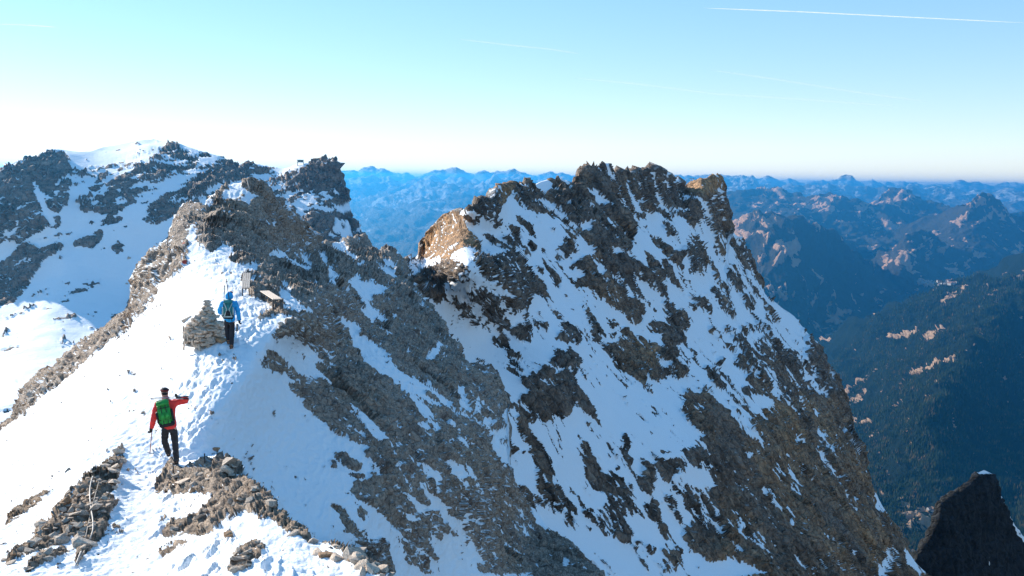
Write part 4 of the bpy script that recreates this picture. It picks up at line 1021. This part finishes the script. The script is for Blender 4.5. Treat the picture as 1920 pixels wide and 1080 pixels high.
bench(at(460.5, 541, d1), at(463, 513, d1 * 1.05), 'upper bench seen end on, four pale planks rising away behind the hiker in blue', .5, width=.31)

# ---- cables and ropes over the scree band
def over_ground(pts, r, name, label, cat, mat, lift=.05, group=None, seg=4):
    P = []
    for i in range(len(pts) - 1):
        for k in range(seg):
            f = k / seg
            P.append((pts[i][0] * (1 - f) + pts[i + 1][0] * f, pts[i][1] * (1 - f) + pts[i + 1][1] * f))
    P.append(pts[-1])
    Q = [hit(x, y)[0] for x, y in P]
    Q = [v * (1 - lift / v.length) for v in Q if v is not None]
    for _ in range(4):
        Q = [Q[0]] + [(Q[i - 1] + Q[i] * 2 + Q[i + 1]) / 4 for i in range(1, len(Q) - 1)] + [Q[-1]]
    Q = [v * (1 - lift / v.length) for v in Q]
    c = Q[0].copy()
    return tag(obj(name, tube_me([v - c for v in Q], r, 6, name), mat, None, c), label, cat, group)
over_ground(pp("174,893 170,905 168,922 169,940 171,955 174,972 175,988 173,1000 168,1012"), .014, 'cable', 'thick pale cable sagging in an S over the brown scree band', 'cable', M_cable, .07)
over_ground(pp("187,897 183,912 178,930 173,950 168,970 164,990 160,1010"), .009, 'cable', 'thin taut cable crossing the thick one over the scree band', 'cable', M_rope, .09)
over_ground(pp("152,1034 148,1044 143,1058"), .016, 'cable', 'short cable end running out of the scree down to the snow', 'cable', M_cable, .05)
over_ground(pp("158,1033 149,1046 146,1060"), .010, 'cable', 'thin wire beside the short cable end below the large pale stone', 'cable', M_rope, .06)
lone_stone(160, 1022, .22, 'large smooth pale stone weighing down the cables at the foot of the scree', M_stone, 9, rot=(.2, .2, .3), sc=(1.5, 1, .8))

def stake(px, py, h, label, mat=M_iron, r=.014, tilt=(0, 0, 0), cat='stake'):
    q, _ = hit(px, py)
    o = obj('stake', tube_me([(0, 0, -.2), (0, 0, h)], r), mat, None, q, tilt)
    return tag(o, label, cat)
stake(325, 886, .24, 'short iron stake driven into the rock below the boots of the hiker in red')
stake(384, 868, .22, 'short iron stake standing on the upper edge of the big foreground rock')
stake(374, 461, .48, 'pale wooden post in the rock notch above the snow crest', M_wood, .03)
stake(467, 353, .55, 'leaning pale post near the top of the rock tower', M_wood, .035, (0, -.2, 0))
stake(269, 590, .45, 'bent pale stake on the left rock edge of the slope', M_wood, .02, (.2, -.5, 0))
over_ground(pp("232,592 245,582 258,578 270,573"), .014, 'dead_branch', 'dead pale branch lying along the rocky left edge of the slope', 'branch', M_wood, .06)

# ---- red paint marks on the rock
def mark(px, py, w, h, label, ring=False):
    q, n = hit(px, py)
    if n.dot(q) > 0: n = -n
    rot = n.to_track_quat('Z', 'Y').to_euler()
    bm = bmesh.new(); bmesh.ops.create_circle(bm, cap_ends=True, segments=14, radius=1)
    r = random.Random(int(px))
    for v in bm.verts: v.co = Vector((v.co.x * w * r.uniform(.85, 1.1), v.co.y * h * r.uniform(.85, 1.1), 0))
    e = bmesh.ops.extrude_face_region(bm, geom=bm.faces[:])
    for v in [x for x in e['geom'] if isinstance(x, bmesh.types.BMVert)]: v.co.z += .004
    bmesh.ops.recalc_face_normals(bm, faces=bm.faces[:])
    o = obj('paint_mark', bm_mesh(bm, 'paint_mark'), M_red, None, q * (1 - .09 / q.length), rot)
    tag(o, label, 'trail mark')
mark(346, 491, .11, .12, 'round red trail mark painted on the rock left of the snow notch')
mark(344, 456, .06, .11, 'upper faint red paint stroke on the rock left of the snow notch')
mark(344, 476, .05, .05, 'small faint red dot between the paint stroke and the round red mark')

# ---- lift station, cross and pole on the far snowy ridge
def far_frame(px, py, d):
    return at(px, py, d)
M_hut = simple('weathered station cladding', (.10, .13, .14), .7, noise=.3, nscale=.5)
def station():
    q, _ = hit(563.5, 309, left); q = q if q is not None else at(563.5, 309, 1395)
    d = q.y; u = d / FPX
    t = empty('lift_station', q, .2, 'small dark lift station standing on legs on the far snowy ridge', 'lift station')
    b = obj('cabin', bm_mesh(box_bm(11 * u, 6 * u, 3.4 * u, .3 * u, 1), 'cabin'), M_hut, t, (0, 0, 6.8 * u))
    obj('roof', bm_mesh(box_bm(12.5 * u, 7 * u, .7 * u, .1 * u, 1), 'roof'), M_iron, t, (0, 0, 8.9 * u))
    for k in range(3):
        w = obj('window', bm_mesh(box_bm(1.8 * u, .2 * u, 1.4 * u), 'window'), simple('station glass', (.25, .4, .42), .2) if k == 0 else bpy.data.materials['station glass'], b, ((k - 1) * 3 * u, -3.05 * u, .2 * u))
    obj('platform', bm_mesh(box_bm(13.5 * u, 7 * u, .6 * u), 'platform'), M_iron, t, (0, 0, 4.7 * u))
    for sx in (-1, 1):
        for sy in (-1, 1):
            obj('leg', bm_mesh(box_bm(.8 * u, .8 * u, 7 * u), 'leg'), M_iron, t, (sx * 5.2 * u, sy * 2.4 * u, 1.2 * u))
station()
def on_crest(px, sil, d): return at(px, interp_poly(sil, px), d)
q = on_crest(608, L_SIL, 1388)
t = empty('summit_cross', q, 0, 'tiny thin cross on the rocky summit right of the lift station', 'cross')
obj('upright', tube_me([(0, 0, -2), (0, 0, 6.5)], .22), M_iron, t); obj('crossbar', tube_me([(-1.9, 0, 4.2), (1.9, 0, 4.2)], .2), M_iron, t)
q = on_crest(113, L_SIL, 1418)
tag(obj('mast', tube_me([(0, 0, -2), (0, 0, 5.0)], .2), M_iron, None, q), 'thin mast on the skyline above the dark rock face at far left', 'mast')
q = at(1297, 343, 392)
t = empty('measuring_frame', q, 0, 'small steel frame on the sunlit slab at the right end of the ridge', 'frame')
for x in (-.7, .7): obj('post', tube_me([(x, 0, -1.5), (x * .6, 0, 2.0)], .09), M_grey, t)
obj('beam', tube_me([(-1.1, 0, 1.9), (1.1, 0, 1.9)], .09), M_grey, t)
tag(obj('pole', tube_me([(0, 0, -1), (0, 0, 2.2)], .08), M_grey, None, at(1286, 345, 390)), 'single thin pole left of the steel frame on the sunlit slab', 'pole')
for (px, py, s, lb) in ((242, 484, 3.2, 'lone dark boulder on the wide blue snow bowl, the upper of two'), (238, 532, 2.6, 'lone dark boulder on the wide blue snow bowl, the lower of two')):
    q, _ = hit(px, py, left)
    if q is not None: tag(obj('boulder', stone_me(int(px), .9, 16), M_stone2, None, q, (0, .2, .5), (s, s, s)), lb, 'boulder')
# ------------------------------------------------------------------ people
def skin(name, verts, edges, radii, sub=2, mat=None, parent=None, wrinkle=0.0, wscale=.08, seed=0, flat=None):
    me = bpy.data.meshes.new(name)
    me.from_pydata([Vector(v) for v in verts], edges, [])
    o = bpy.data.objects.new(name, me); col.objects.link(o)
    m = o.modifiers.new('s', 'SKIN'); m.use_smooth_shade = True
    for i, r in enumerate(radii):
        rr = r if isinstance(r, tuple) else (r, r)
        me.skin_vertices[0].data[i].radius = rr
        me.skin_vertices[0].data[i].use_root = (i == 0)
    s = o.modifiers.new('u', 'SUBSURF'); s.levels = sub; s.render_levels = sub
    dg = bpy.context.evaluated_depsgraph_get()
    ev = o.evaluated_get(dg)
    nm = bpy.data.meshes.new_from_object(ev)
    col.objects.unlink(o); bpy.data.objects.remove(o)
    n = len(nm.vertices)
    co = np.zeros(n * 3); nm.vertices.foreach_get('co', co); co = co.reshape(-1, 3)
    if wrinkle and n:
        no = np.zeros(n * 3); nm.vertices.foreach_get('normal', no); no = no.reshape(-1, 3)
        w = perlin(co / wscale * np.array([1, 1, 1.8]), 90 + seed) + .5 * perlin(co / (wscale * .45) * np.array([1, 1, 1.6]), 95 + seed)
        co = co + no * (w * wrinkle)[:, None]
    nm.vertices.foreach_set('co', co.ravel().astype(np.float32)); nm.update()
    nm.name = name
    return obj(name, nm, mat, parent, smooth=True)
def chain(n0, n): return [(n0 + i, n0 + i + 1) for i in range(n - 1)]
def glove(name, wrist, elbow, mat, parent, curl=1.0, side=1, palm_dir=None):
    """palm, four unequal curled fingers and a thumb leaving the side of the palm"""
    w = Vector(wrist); d = (w - Vector(elbow)).normalized()
    acr = Vector((0, 1, 0)) if palm_dir is None else Vector(palm_dir).normalized()     # row of knuckles
    acr = (acr - d * acr.dot(d)).normalized()
    pn = d.cross(acr) * side                                     # towards the palm side
    V = [w - d * .05, w, w + d * .045, w + d * .085]; E = chain(0, 4); R = [.042, .038, (.036, .043), (.030, .040)]
    for k, (off, ln) in enumerate(((.033, .072), (.011, .082), (-.011, .076), (-.032, .060))):
        b = w + d * .088 + acr * off; i0 = len(V)
        s = ln / 3
        c1 = (d * .9 + pn * .45 * curl).normalized(); c2 = (d * .3 + pn * curl).normalized(); c3 = (-d * .4 + pn * .8 * curl).normalized()
        V += [b, b + c1 * s, b + c1 * s + c2 * s, b + c1 * s + c2 * s + c3 * s]
        E += [(3, i0)] + chain(i0, 4); R += [.013, .0125, .0115, .0095]
    b = w + d * .03 + acr * .036; i0 = len(V)
    V += [b, b + (acr * .7 + d * .5 + pn * .4).normalized() * .035, b + (acr * .5 + d * .9 + pn * .9).normalized() * .065]
    E += [(2, i0)] + chain(i0, 3); R += [.015, .0135, .011]
    return skin(name, V, E, R, 1, mat, parent)
M_skin = simple('skin', (.50, .30, .21), .5)
M_redj = simple('red jacket cloth', (.80, .035, .03), .65, noise=.12, nscale=12)
M_bluej = simple('blue jacket cloth', (.01, .36, .74), .6, noise=.2, nscale=12)
M_black = simple('black trousers cloth', (.012, .012, .016), .75, noise=.3, nscale=12)
M_glove = simple('black glove', (.012, .014, .013), .7)
M_boot = simple('dark boots', (.03, .022, .02), .6, noise=.3, nscale=20)
M_bootb = simple('brown leather boots', (.22, .09, .035), .6, noise=.3, nscale=20)
M_hat = simple('dark red knit hat', (.16, .02, .02), .9, noise=.3, nscale=60)
M_hatd = simple('black knit hat', (.018, .018, .022), .9, noise=.3, nscale=60)
M_green = simple('green pack cloth', (.02, .30, .05), .6, noise=.3, nscale=16)
M_pblack = simple('black pack cloth', (.012, .014, .016), .7, noise=.3, nscale=16)
M_pgrey = simple('pale grey pack cloth', (.45, .52, .50), .7, noise=.2, nscale=16)
M_teal = simple('teal pack cloth', (.03, .22, .22), .65, noise=.25, nscale=16)
M_alu = simple('aluminium shaft', (.45, .46, .48), .35, .7)
M_shaft = simple('orange shaft', (.42, .10, .06), .4, .1)

def person(P, px, py, hpx, label, jm, tm, bmt, hatm):
    q, _ = hit(px, py)
    s = hpx * q.length / FPX / P['h']
    t = empty('person', q, math.atan2(-q.x, q.y), label, 'person')
    t.scale = (s, s, s)
    hc = Vector(P['head']); nk = Vector(P['neck']); pel = Vector(P['pelvis']); ch = Vector(P['chest'])
    sl, sr = Vector(P['shl']), Vector(P['shr'])
    # one continuous body
    V = [pel, (pel + ch) / 2, ch, nk - Vector((0, 0, .05)), nk + Vector((0, 0, .02)), hc - Vector((0, -.01, .07)), hc, hc + Vector((0, 0, .075))]
    R = [(.12, .09), (.115, .085), (.135, .095), .07, .055, (.065, .075), (.078, .092), (.06, .07)]
    E = chain(0, 8)
    def limb(root, pts, rad):
        i0 = len(V); V.extend([Vector(p) for p in pts]); R.extend(rad); E.append((root, i0)); E.extend(chain(i0, len(pts)))
    limb(2, [sl, P['ell'], P['wrl'], Vector(P['wrl']) + (Vector(P['wrl']) - Vector(P['ell'])).normalized() * .08], [.062, .045, .03, .034])
    limb(2, [sr, P['elr'], P['wrr'], Vector(P['wrr']) + (Vector(P['wrr']) - Vector(P['elr'])).normalized() * .08], [.062, .045, .03, .034])
    for k in 'lr':
        an = Vector(P['an' + k])
        limb(0, [P['hip' + k], P['kn' + k], an, an + Vector((0, .14, -.05))], [.088, .058, .04, .04])
    body = skin('body', V, E, R, 2, M_skin, t)
    # jacket: torso with hem, sleeves, collar
    V = [pel + Vector((0, 0, -.10)), pel + Vector((0, 0, .03)), (pel + ch) / 2, ch, nk - Vector((0, 0, .06)), nk + Vector((0, 0, .01))]
    R = [(.185, .145), (.175, .14), (.165, .13), (.185, .14), .115, .085]; E = chain(0, 6)
    def arm(sh, el, wr):
        i0 = len(V); sh, el, wr = Vector(sh), Vector(el), Vector(wr)
        V.extend([sh, (sh + el) / 2, el, (el + wr) / 2, wr]); R.extend([.094, .080, .074, .064, .055]); E.append((3, i0)); E.extend(chain(i0, 5))
    arm(sl, P['ell'], P['wrl'])
    if P.get('fold'):
        a_, b_, c_ = Vector(sr), Vector(P['elr']), Vector(P['wrr'])
        i0 = len(V); V.extend([a_, (a_ + b_) / 2, b_]); R.extend([.094, .082, .072]); E.append((3, i0)); E.extend(chain(i0, 3))
        skin('sleeve', [b_ + Vector((.0, 0, 0)), (b_ + c_) / 2, c_], [(0, 1), (1, 2)], [.072, .066, .055], 2, jm, t, wrinkle=.008, seed=2)
    else: arm(sr, P['elr'], P['wrr'])
    skin('jacket', V, E, R, 3, jm, t, wrinkle=.010, seed=1)
    V = [pel + Vector((0, 0, .06)), pel - Vector((0, 0, .04))]; R = [(.15, .12), (.155, .12)]; E = [(0, 1)]
    for k in 'lr':
        i0 = len(V); h_, kn, an = (Vector(P[a + k]) for a in ('hip', 'kn', 'an'))
        V.extend([h_ - Vector((0, 0, .03)), (h_ + kn) / 2, kn, (kn + an) / 2, an + Vector((0, 0, .03)), an - Vector((0, 0, .03))])
        R.extend([.098, .088, .077, .072, .068, .074]); E.append((1, i0)); E.extend(chain(i0, 6))
    skin('trousers', V, E, R, 3, tm, t, wrinkle=.011, wscale=.11, seed=5)
    for k in 'lr':
        an = Vector(P['an' + k])
        skin('boot', [an + Vector((0, -.035, -.045)), an + Vector((0, -.02, .08)), an + Vector((0, .07, -.05)), an + Vector((0, .17, -.062))], [(0, 1), (0, 2), (2, 3)],
             [.05, .052, (.05, .042), (.042, .032)], 2, bmt, t)
    glove('glove', P['wrl'], P['ell'], M_glove, t, 1.0, P.get('sidel', -1)); glove('glove', P['wrr'], P['elr'], M_glove, t, 1.0, P.get('sider', 1), P.get('pdr'))
    return t, hc, nk

def pack(parent_t, name, label, c, size, tilt, mats, kind):
    """c: centre in the wearer's frame"""
    mw = parent_t.matrix_basis.copy()
    s = parent_t.scale[0]
    pos = parent_t.location + (Euler(parent_t.rotation_euler).to_matrix() @ (Vector(c) * s))
    t = empty(name, pos, 0, label, 'backpack')
    t.rotation_euler = (Euler(parent_t.rotation_euler).to_matrix() @ Matrix.Rotation(tilt, 3, 'Y')).to_euler()
    t.scale = (s, s, s)
    w, dp, h = size
    main, dark, acc = mats
    def pill(nm, sx, sy, sz, loc, m, par=t, sub=2, taper=0.0):
        bm = box_bm(sx, sy, sz, min(sx, sy, sz) * .22, 2)
        for v in bm.verts:
            f = 1 - taper * (v.co.z / sz + .5); v.co.x *= f; v.co.y *= f
        me = bm_mesh(bm, nm)
        o = obj(nm, me, m, par, loc, smooth=True)
        return o
    body = pill('main_bag', w, dp, h, (0, 0, 0), main, taper=.12)
    pill('lid', w * .92, dp * 1.05, h * .2, (0, -.005, h * .52), main)
    pill('base', w * 1.12, dp * .98, h * .2, (.01, 0, -h * .47), dark)
    for k in (-1, 1): pill('side_pocket', w * .2, dp * .6, h * .5, (k * w * .52, 0, -h * .1), dark if kind == 'green' else acc)
    if kind == 'green':
        for k in (-.17, .17): obj('strap', bm_mesh(box_bm(.014, .012, h * .95), 'strap'), dark, t, (k * w, -dp * .5, 0))
        obj('strap', bm_mesh(box_bm(w * .9, .012, .014), 'strap'), dark, t, (0, -dp * .505, -h * .2))
        obj('strap', bm_mesh(box_bm(w * .9, .012, .014), 'strap'), dark, t, (0, -dp * .5, h * .33))
        pill('pocket', w * .3, .05, h * .34, (-w * .15, -dp * .5, -h * .05), main); pill('pocket', w * .3, .05, h * .34, (w * .18, -dp * .5, -h * .05), main)
    else:
        for k in (-1, 1):
            obj('strap', tube_me([(k * w * .42, -dp * .5, h * .45), (k * w * .12, -dp * .56, h * .05), (k * w * .38, -dp * .53, -h * .42)], .016), acc, t)
        obj('strap', bm_mesh(box_bm(w * .95, .014, .035), 'strap'), acc, t, (0, -dp * .5, -h * .42))
        pill('pocket', w * .55, .05, h * .32, (0, -dp * .49, -h * .2), dark)
    obj('hip_belt', tube_me([(-w * .5, .02, -h * .45), (-w * .62, dp * .9, -h * .42), (0, dp * 1.6, -h * .40), (w * .62, dp * .9, -h * .42), (w * .5, .02, -h * .45)], .022), dark, t)
    for k in (-1, 1):
        obj('shoulder_strap', tube_me([(k * w * .3, dp * .4, h * .42), (k * w * .38, dp * .85, h * .50), (k * w * .42, dp * 1.35, h * .36), (k * w * .45, dp * 1.3, -h * .1), (k * w * .48, dp * .55, -h * .35)], .020), dark, t)
    return t
def held(parent_t, name, label, cat, p0, p1, r, mat, extra=None, group=None):
    R = Euler(parent_t.rotation_euler).to_matrix(); s = parent_t.scale[0]
    a = parent_t.location + R @ (Vector(p0) * s); b = parent_t.location + R @ (Vector(p1) * s)
    t = empty(name, a, 0, label, cat, group)
    obj('shaft', tube_me([(0, 0, 0), b - a], r), mat, t)
    return t, a, b

# hiker in red, nearer
PR = dict(h=1.80, head=(-.20, .03, 1.69), neck=(-.19, 0, 1.54), chest=(-.185, 0, 1.34), pelvis=(-.125, 0, .93),
          shl=(-.37, .0, 1.43), shr=(-.02, .0, 1.46), ell=(-.44, -.02, 1.14), wrl=(-.505, .06, .88), elr=(.30, .0, 1.48), wrr=(.11, -.08, 1.575), fold=True,
          hipl=(-.215, 0, .88), hipr=(-.04, 0, .88), knl=(-.235, .14, .53), knr=(-.015, .03, .50), anl=(-.165, .28, .20), anr=(0, 0, .085), pdr=(0, 1, 0), sider=-1)
red, hc, nk = person(PR, 331, 871, 136, 'hiker in a red jacket and black trousers walking away along the snow crest', M_redj, M_black, M_boot, M_hatd)
skin('hat', [hc + Vector((0, 0, .01)), hc + Vector((0, 0, .07)), hc + Vector((0, -.01, .115))], [(0, 1), (1, 2)], [(.092, .105), (.088, .098), (.045, .05)], 2, M_hatd, red)
skin('hair', [hc + Vector((0, -.03, -.07)), hc + Vector((0, -.02, .03))], [(0, 1)], [(.07, .06), (.085, .085)], 2, M_hatd, red)
obj('hat_band', bm_mesh(box_bm(.19, .21, .035, .015, 2), 'hat_band'), M_hat, red, hc + Vector((0, 0, .055)))
skin('collar', [nk - Vector((0, 0, .03)), nk + Vector((0, .0, .09))], [(0, 1)], [.098, .092], 2, M_redj, red)
pack(red, 'backpack', 'bright green backpack with black base and straps worn over the red jacket', (-.215, -.22, 1.26), (.29, .22, .50), -.16, (M_green, M_pblack, M_green), 'green')
for dz, lb in ((0, 'upper of two trekking poles laid across the shoulders of the hiker in red'), (-.022, 'lower of two trekking poles laid across the shoulders of the hiker in red')):
    t, a, b = held(red, 'trekking_pole', lb, 'trekking pole', (-.50, -.10, 1.615 + dz), (.30, -.13, 1.60 + dz * 2.5), .012, M_alu, group='trekking poles on the shoulders')
    obj('grip', tube_me([(b - a) * .86, (b - a) * 1.0], .016), M_pblack, t)
t, a, b = held(red, 'ice_axe', 'reddish ice axe hanging head down from the left glove of the hiker in red', 'ice axe', (-.495, .07, .82), (-.555, .05, .30), .011, M_shaft)
v = b - a; sd = Vector((math.cos(red.rotation_euler.z), math.sin(red.rotation_euler.z), 0))
obj('pick', tube_me([v + sd * .09 + Vector((0, 0, -.01)), v, v - sd * .07 + Vector((0, 0, .05))], [.008, .014, .004]), M_alu, t)
obj('spike', tube_me([(0, 0, 0), -v.normalized() * .08], [.010, .003]), M_alu, t)

# hiker in blue, farther
PB = dict(h=1.82, head=(-.02, .04, 1.66), neck=(-.03, .01, 1.53), chest=(-.045, 0, 1.33), pelvis=(-.03, 0, .93),
          shl=(-.245, 0, 1.42), shr=(.155, 0, 1.42), ell=(-.33, .02, 1.15), wrl=(-.24, .24, 1.10), elr=(.225, -.02, 1.15), wrr=(.245, .05, .88),
          hipl=(-.12, 0, .88), hipr=(.045, 0, .88), knl=(-.115, .20, .53), knr=(.03, .02, .49), anl=(-.085, .30, .20), anr=(0, 0, .085))
blue, hc, nk = person(PB, 434, 655, 106, 'hiker in a blue hooded jacket and black trousers walking away beside the cairn', M_bluej, M_black, M_bootb, M_hat)
skin('hood', [nk + Vector((0, .0, .0)), hc + Vector((-.01, -.02, -.03)), hc + Vector((-.01, -.02, .05)), hc + Vector((0, .0, .11))], chain(0, 4), [.12, (.13, .13), (.12, .125), (.07, .08)], 2, M_bluej, blue, wrinkle=.008, seed=3)
skin('hat', [hc + Vector((.035, .05, .05)), hc + Vector((.03, .03, .12))], [(0, 1)], [.10, .07], 2, M_hat, blue)
pack(blue, 'backpack', 'grey and teal backpack with pale straps worn over the blue jacket', (-.075, -.21, 1.26), (.28, .20, .48), 0.03, (M_teal, M_pblack, M_pgrey), 'grey')
for (p0, p1, lb) in (((.03, -.30, .92), (-.10, -.20, 2.20), 'right ski pole strapped upright to the grey backpack, its tip high above the head'),
                     ((-.20, -.28, 1.35), (-.15, -.20, 2.02), 'shorter left ski pole strapped upright to the grey backpack')):
    t, a, b = held(blue, 'ski_pole', lb, 'ski pole', p0, p1, .011, M_pblack, group='ski poles on the grey backpack')
    obj('basket', tube_me([(b - a) * .93, (b - a) * .945], .035), M_pblack, t)

# ------------------------------------------------------------------ valley village, forest, contrails
M_houses = simple('pale house walls', (.42, .38, .34), .9); M_roof = simple('village roofs', (.22, .12, .09), .9)
hb = bmesh.new()
def prism(bm, L, W, H, RHh):
    v = [bm.verts.new(p) for p in ((-L, -W, 0), (L, -W, 0), (L, W, 0), (-L, W, 0), (-L, -W, H), (L, -W, H), (L, W, H), (-L, W, H), (-L, 0, H + RHh), (L, 0, H + RHh))]
    for f, mi in (((0, 1, 5, 4), 0), ((2, 3, 7, 6), 0), ((1, 2, 6, 9, 5), 0), ((3, 0, 4, 8, 7), 0), ((4, 5, 9, 8), 1), ((6, 7, 8, 9), 1)):
        bm.faces.new([v[i] for i in f]).material_index = mi
prism(hb, 13, 9, 9, 7)
HM = bm_mesh(hb, 'house'); HM.materials.append(M_houses); HM.materials.append(M_roof)
SC = {o.name: o for o in bpy.data.objects}
def place_house(px, py, s, label, group):
    best = None
    for nm in ('forest_hill', 'grassy_mountain', 'wooded_spur', 'right_wooded_slope', 'pointed_grass_mountain', 'valley_floor'):
        r = hit(px, py, SC[nm])[0]
        if r is not None and (best is None or r.length < best.length): best = r
    if best is None: return
    o = obj('house', HM, None, None, best, (0, 0, rng.uniform(0, 3.1)), (s, s, s * rng.uniform(.8, 1.3)))
    tag(o, label, 'house', group)
for k in range(48):
    x = 1718 + 78 * rng.random() ** 1.0; y = 528 + (x - 1718) * .05 + rng.gauss(0, 2.2)
    place_house(x, y, rng.uniform(.9, 1.7), 'tiny pale house in the village on the distant valley floor', 'houses of the distant village')
for k in range(12):
    place_house(rng.uniform(1742, 1765), rng.uniform(952, 968), rng.uniform(.6, 1.0), 'small pale building on the clearing left of the dark spire', 'buildings on the clearing')

fh = SC['forest_hill'].data
nv = len(fh.vertices); co = np.zeros(nv * 3, np.float32); fh.vertices.foreach_get('co', co); co = co.reshape(-1, 3)
rk = np.zeros(nv, np.float32); fh.attributes['rock'].data.foreach_get('value', rk)
dist = np.linalg.norm(co, axis=1)
rs = np.random.RandomState(5)
clump = perlin(co / 260.0, 3) + .6 * perlin(co / 90.0, 4)
ok = np.nonzero((rk < .45) & (dist < 9000) & (clump > -.35))[0]
pick = rs.choice(ok, min(46000, len(ok)), replace=False)
c = co[pick] + rs.normal(size=(len(pick), 3)) * np.array([9, 9, 0])
n = len(c)
h = rs.uniform(13, 26, n) * (.55 + dist[pick] / 9000 * .7); w = h * rs.uniform(.16, .24, n); ph = rs.uniform(0, 6.28, n)
V = np.zeros((n, 5, 3)); 
for k in range(4):
    V[:, k, 0] = c[:, 0] + w * np.cos(ph + k * math.pi / 2); V[:, k, 1] = c[:, 1] + w * np.sin(ph + k * math.pi / 2); V[:, k, 2] = c[:, 2] - 2
V[:, 4] = c; V[:, 4, 2] += h
F = np.array([[0, 1, 4], [1, 2, 4], [2, 3, 4], [3, 0, 4]])
FF = (F[None] + (np.arange(n) * 5)[:, None, None]).reshape(-1, 3)
me = bpy.data.meshes.new('spruce_forest'); me.vertices.add(n * 5); me.vertices.foreach_set('co', V.astype(np.float32).ravel())
me.loops.add(FF.size); me.polygons.add(len(FF)); me.loops.foreach_set('vertex_index', FF.ravel().astype(np.int32))
me.polygons.foreach_set('loop_start', (np.arange(len(FF)) * 3).astype(np.int32)); me.polygons.foreach_set('loop_total', np.full(len(FF), 3, np.int32)); me.update(calc_edges=True)
M_tree, nt, nn_, ll_, bb_ = new_mat('spruce and larch foliage')
tc = nn_.new('ShaderNodeTexCoord')
v1 = nnoise(nn_, ll_, tc.outputs['Object'], 1 / 60.0, 6, .7)
ll_.new(nramp(nn_, ll_, v1, [(.35, (.008, .018, .010)), (.52, (.028, .042, .017)), (.62, (.08, .06, .025)), (.72, (.26, .15, .07))]), bb_.inputs['Base Color'])
bb_.inputs['Roughness'].default_value = .9; bb_.inputs['Specular IOR Level'].default_value = .05
tag(obj('spruce_forest', me, M_tree), 'dark spruce and rusty larch forest covering the hillside at right', 'forest', kind='stuff')

M_trail, nt, nn_, ll_, bb_ = new_mat('contrail ice')
nn_.remove(bb_)
out = [x for x in nn_ if x.type == 'OUTPUT_MATERIAL'][0]
tr = nn_.new('ShaderNodeBsdfTransparent'); df = nn_.new('ShaderNodeBsdfDiffuse'); tl = nn_.new('ShaderNodeBsdfTranslucent')
df.inputs[0].default_value = (.95, .95, .95, 1); tl.inputs[0].default_value = (.95, .95, .95, 1)
a1 = nn_.new('ShaderNodeMixShader'); a1.inputs[0].default_value = .5; ll_.new(df.outputs[0], a1.inputs[1]); ll_.new(tl.outputs[0], a1.inputs[2])
a2 = nn_.new('ShaderNodeMixShader'); tc = nn_.new('ShaderNodeTexCoord')
nz = nnoise(nn_, ll_, tc.outputs['Object'], 1 / 500.0, 6, .6)
oi_ = nn_.new('ShaderNodeObjectInfo')
lw = nn_.new('ShaderNodeLayerWeight'); lw.inputs['Blend'].default_value = .5
fac = nmath(nn_, ll_, 'MULTIPLY', nmath(nn_, ll_, 'MULTIPLY', nmath(nn_, ll_, 'SUBTRACT', 1.0, lw.outputs['Facing']), nmath(nn_, ll_, 'MULTIPLY', nz, 1.0)), nattr(nn_, 'ice'), True)
ll_.new(fac, a2.inputs[0]); ll_.new(tr.outputs[0], a2.inputs[1]); ll_.new(a1.outputs[0], a2.inputs[2]); ll_.new(a2.outputs[0], out.inputs[0])
def contrail(pts, wpx, dens, label):
    P = []; W = []
    for i in range(len(pts) - 1):
        for k in range(10):
            f = k / 10; P.append((pts[i][0] * (1 - f) + pts[i + 1][0] * f, pts[i][1] * (1 - f) + pts[i + 1][1] * f))
    P.append(pts[-1])
    x, y, z = rays([p[0] for p in P], [p[1] for p in P])
    alt = 7000.0
    Q = []
    for i in range(len(P)):
        d = min(alt / z[i], 45000); Q.append(Vector((x[i] * d, d, z[i] * d)))
        f = i / (len(P) - 1); env = min(1, 6 * f + .15, 6 * (1 - f) + .15)
        W.append(max(.4, wpx * env) * .5 * d / FPX)
    c = Q[0].copy()
    o = obj('contrail', tube_me([q - c for q in Q], W, 10, 'contrail'), M_trail, None, c)
    add_attr(o.data, 'ice', np.full(len(o.data.vertices), dens))
    tag(o, label, 'contrail')
contrail(pp("1318,15 1500,22 1700,32 1925,43"), 2.4, .8, 'bright thin contrail across the upper right corner of the sky')
contrail(pp("-10,45 50,47 108,51"), 2.6, .4, 'short contrail at the left edge high in the sky')
contrail(pp("858,73 950,84 1030,92 1088,101"), 3.4, .22, 'faint short contrail in the middle of the sky')
contrail(pp("1330,131 1450,148 1600,172 1740,191"), 4.5, .16, 'faint contrail sloping down across the right half of the sky')
contrail(pp("1075,146 1200,158 1340,176 1500,186 1680,199"), 5.5, .13, 'lowest faint contrail above the right ridge')
print('DONE', round(time.time() - T0, 1))
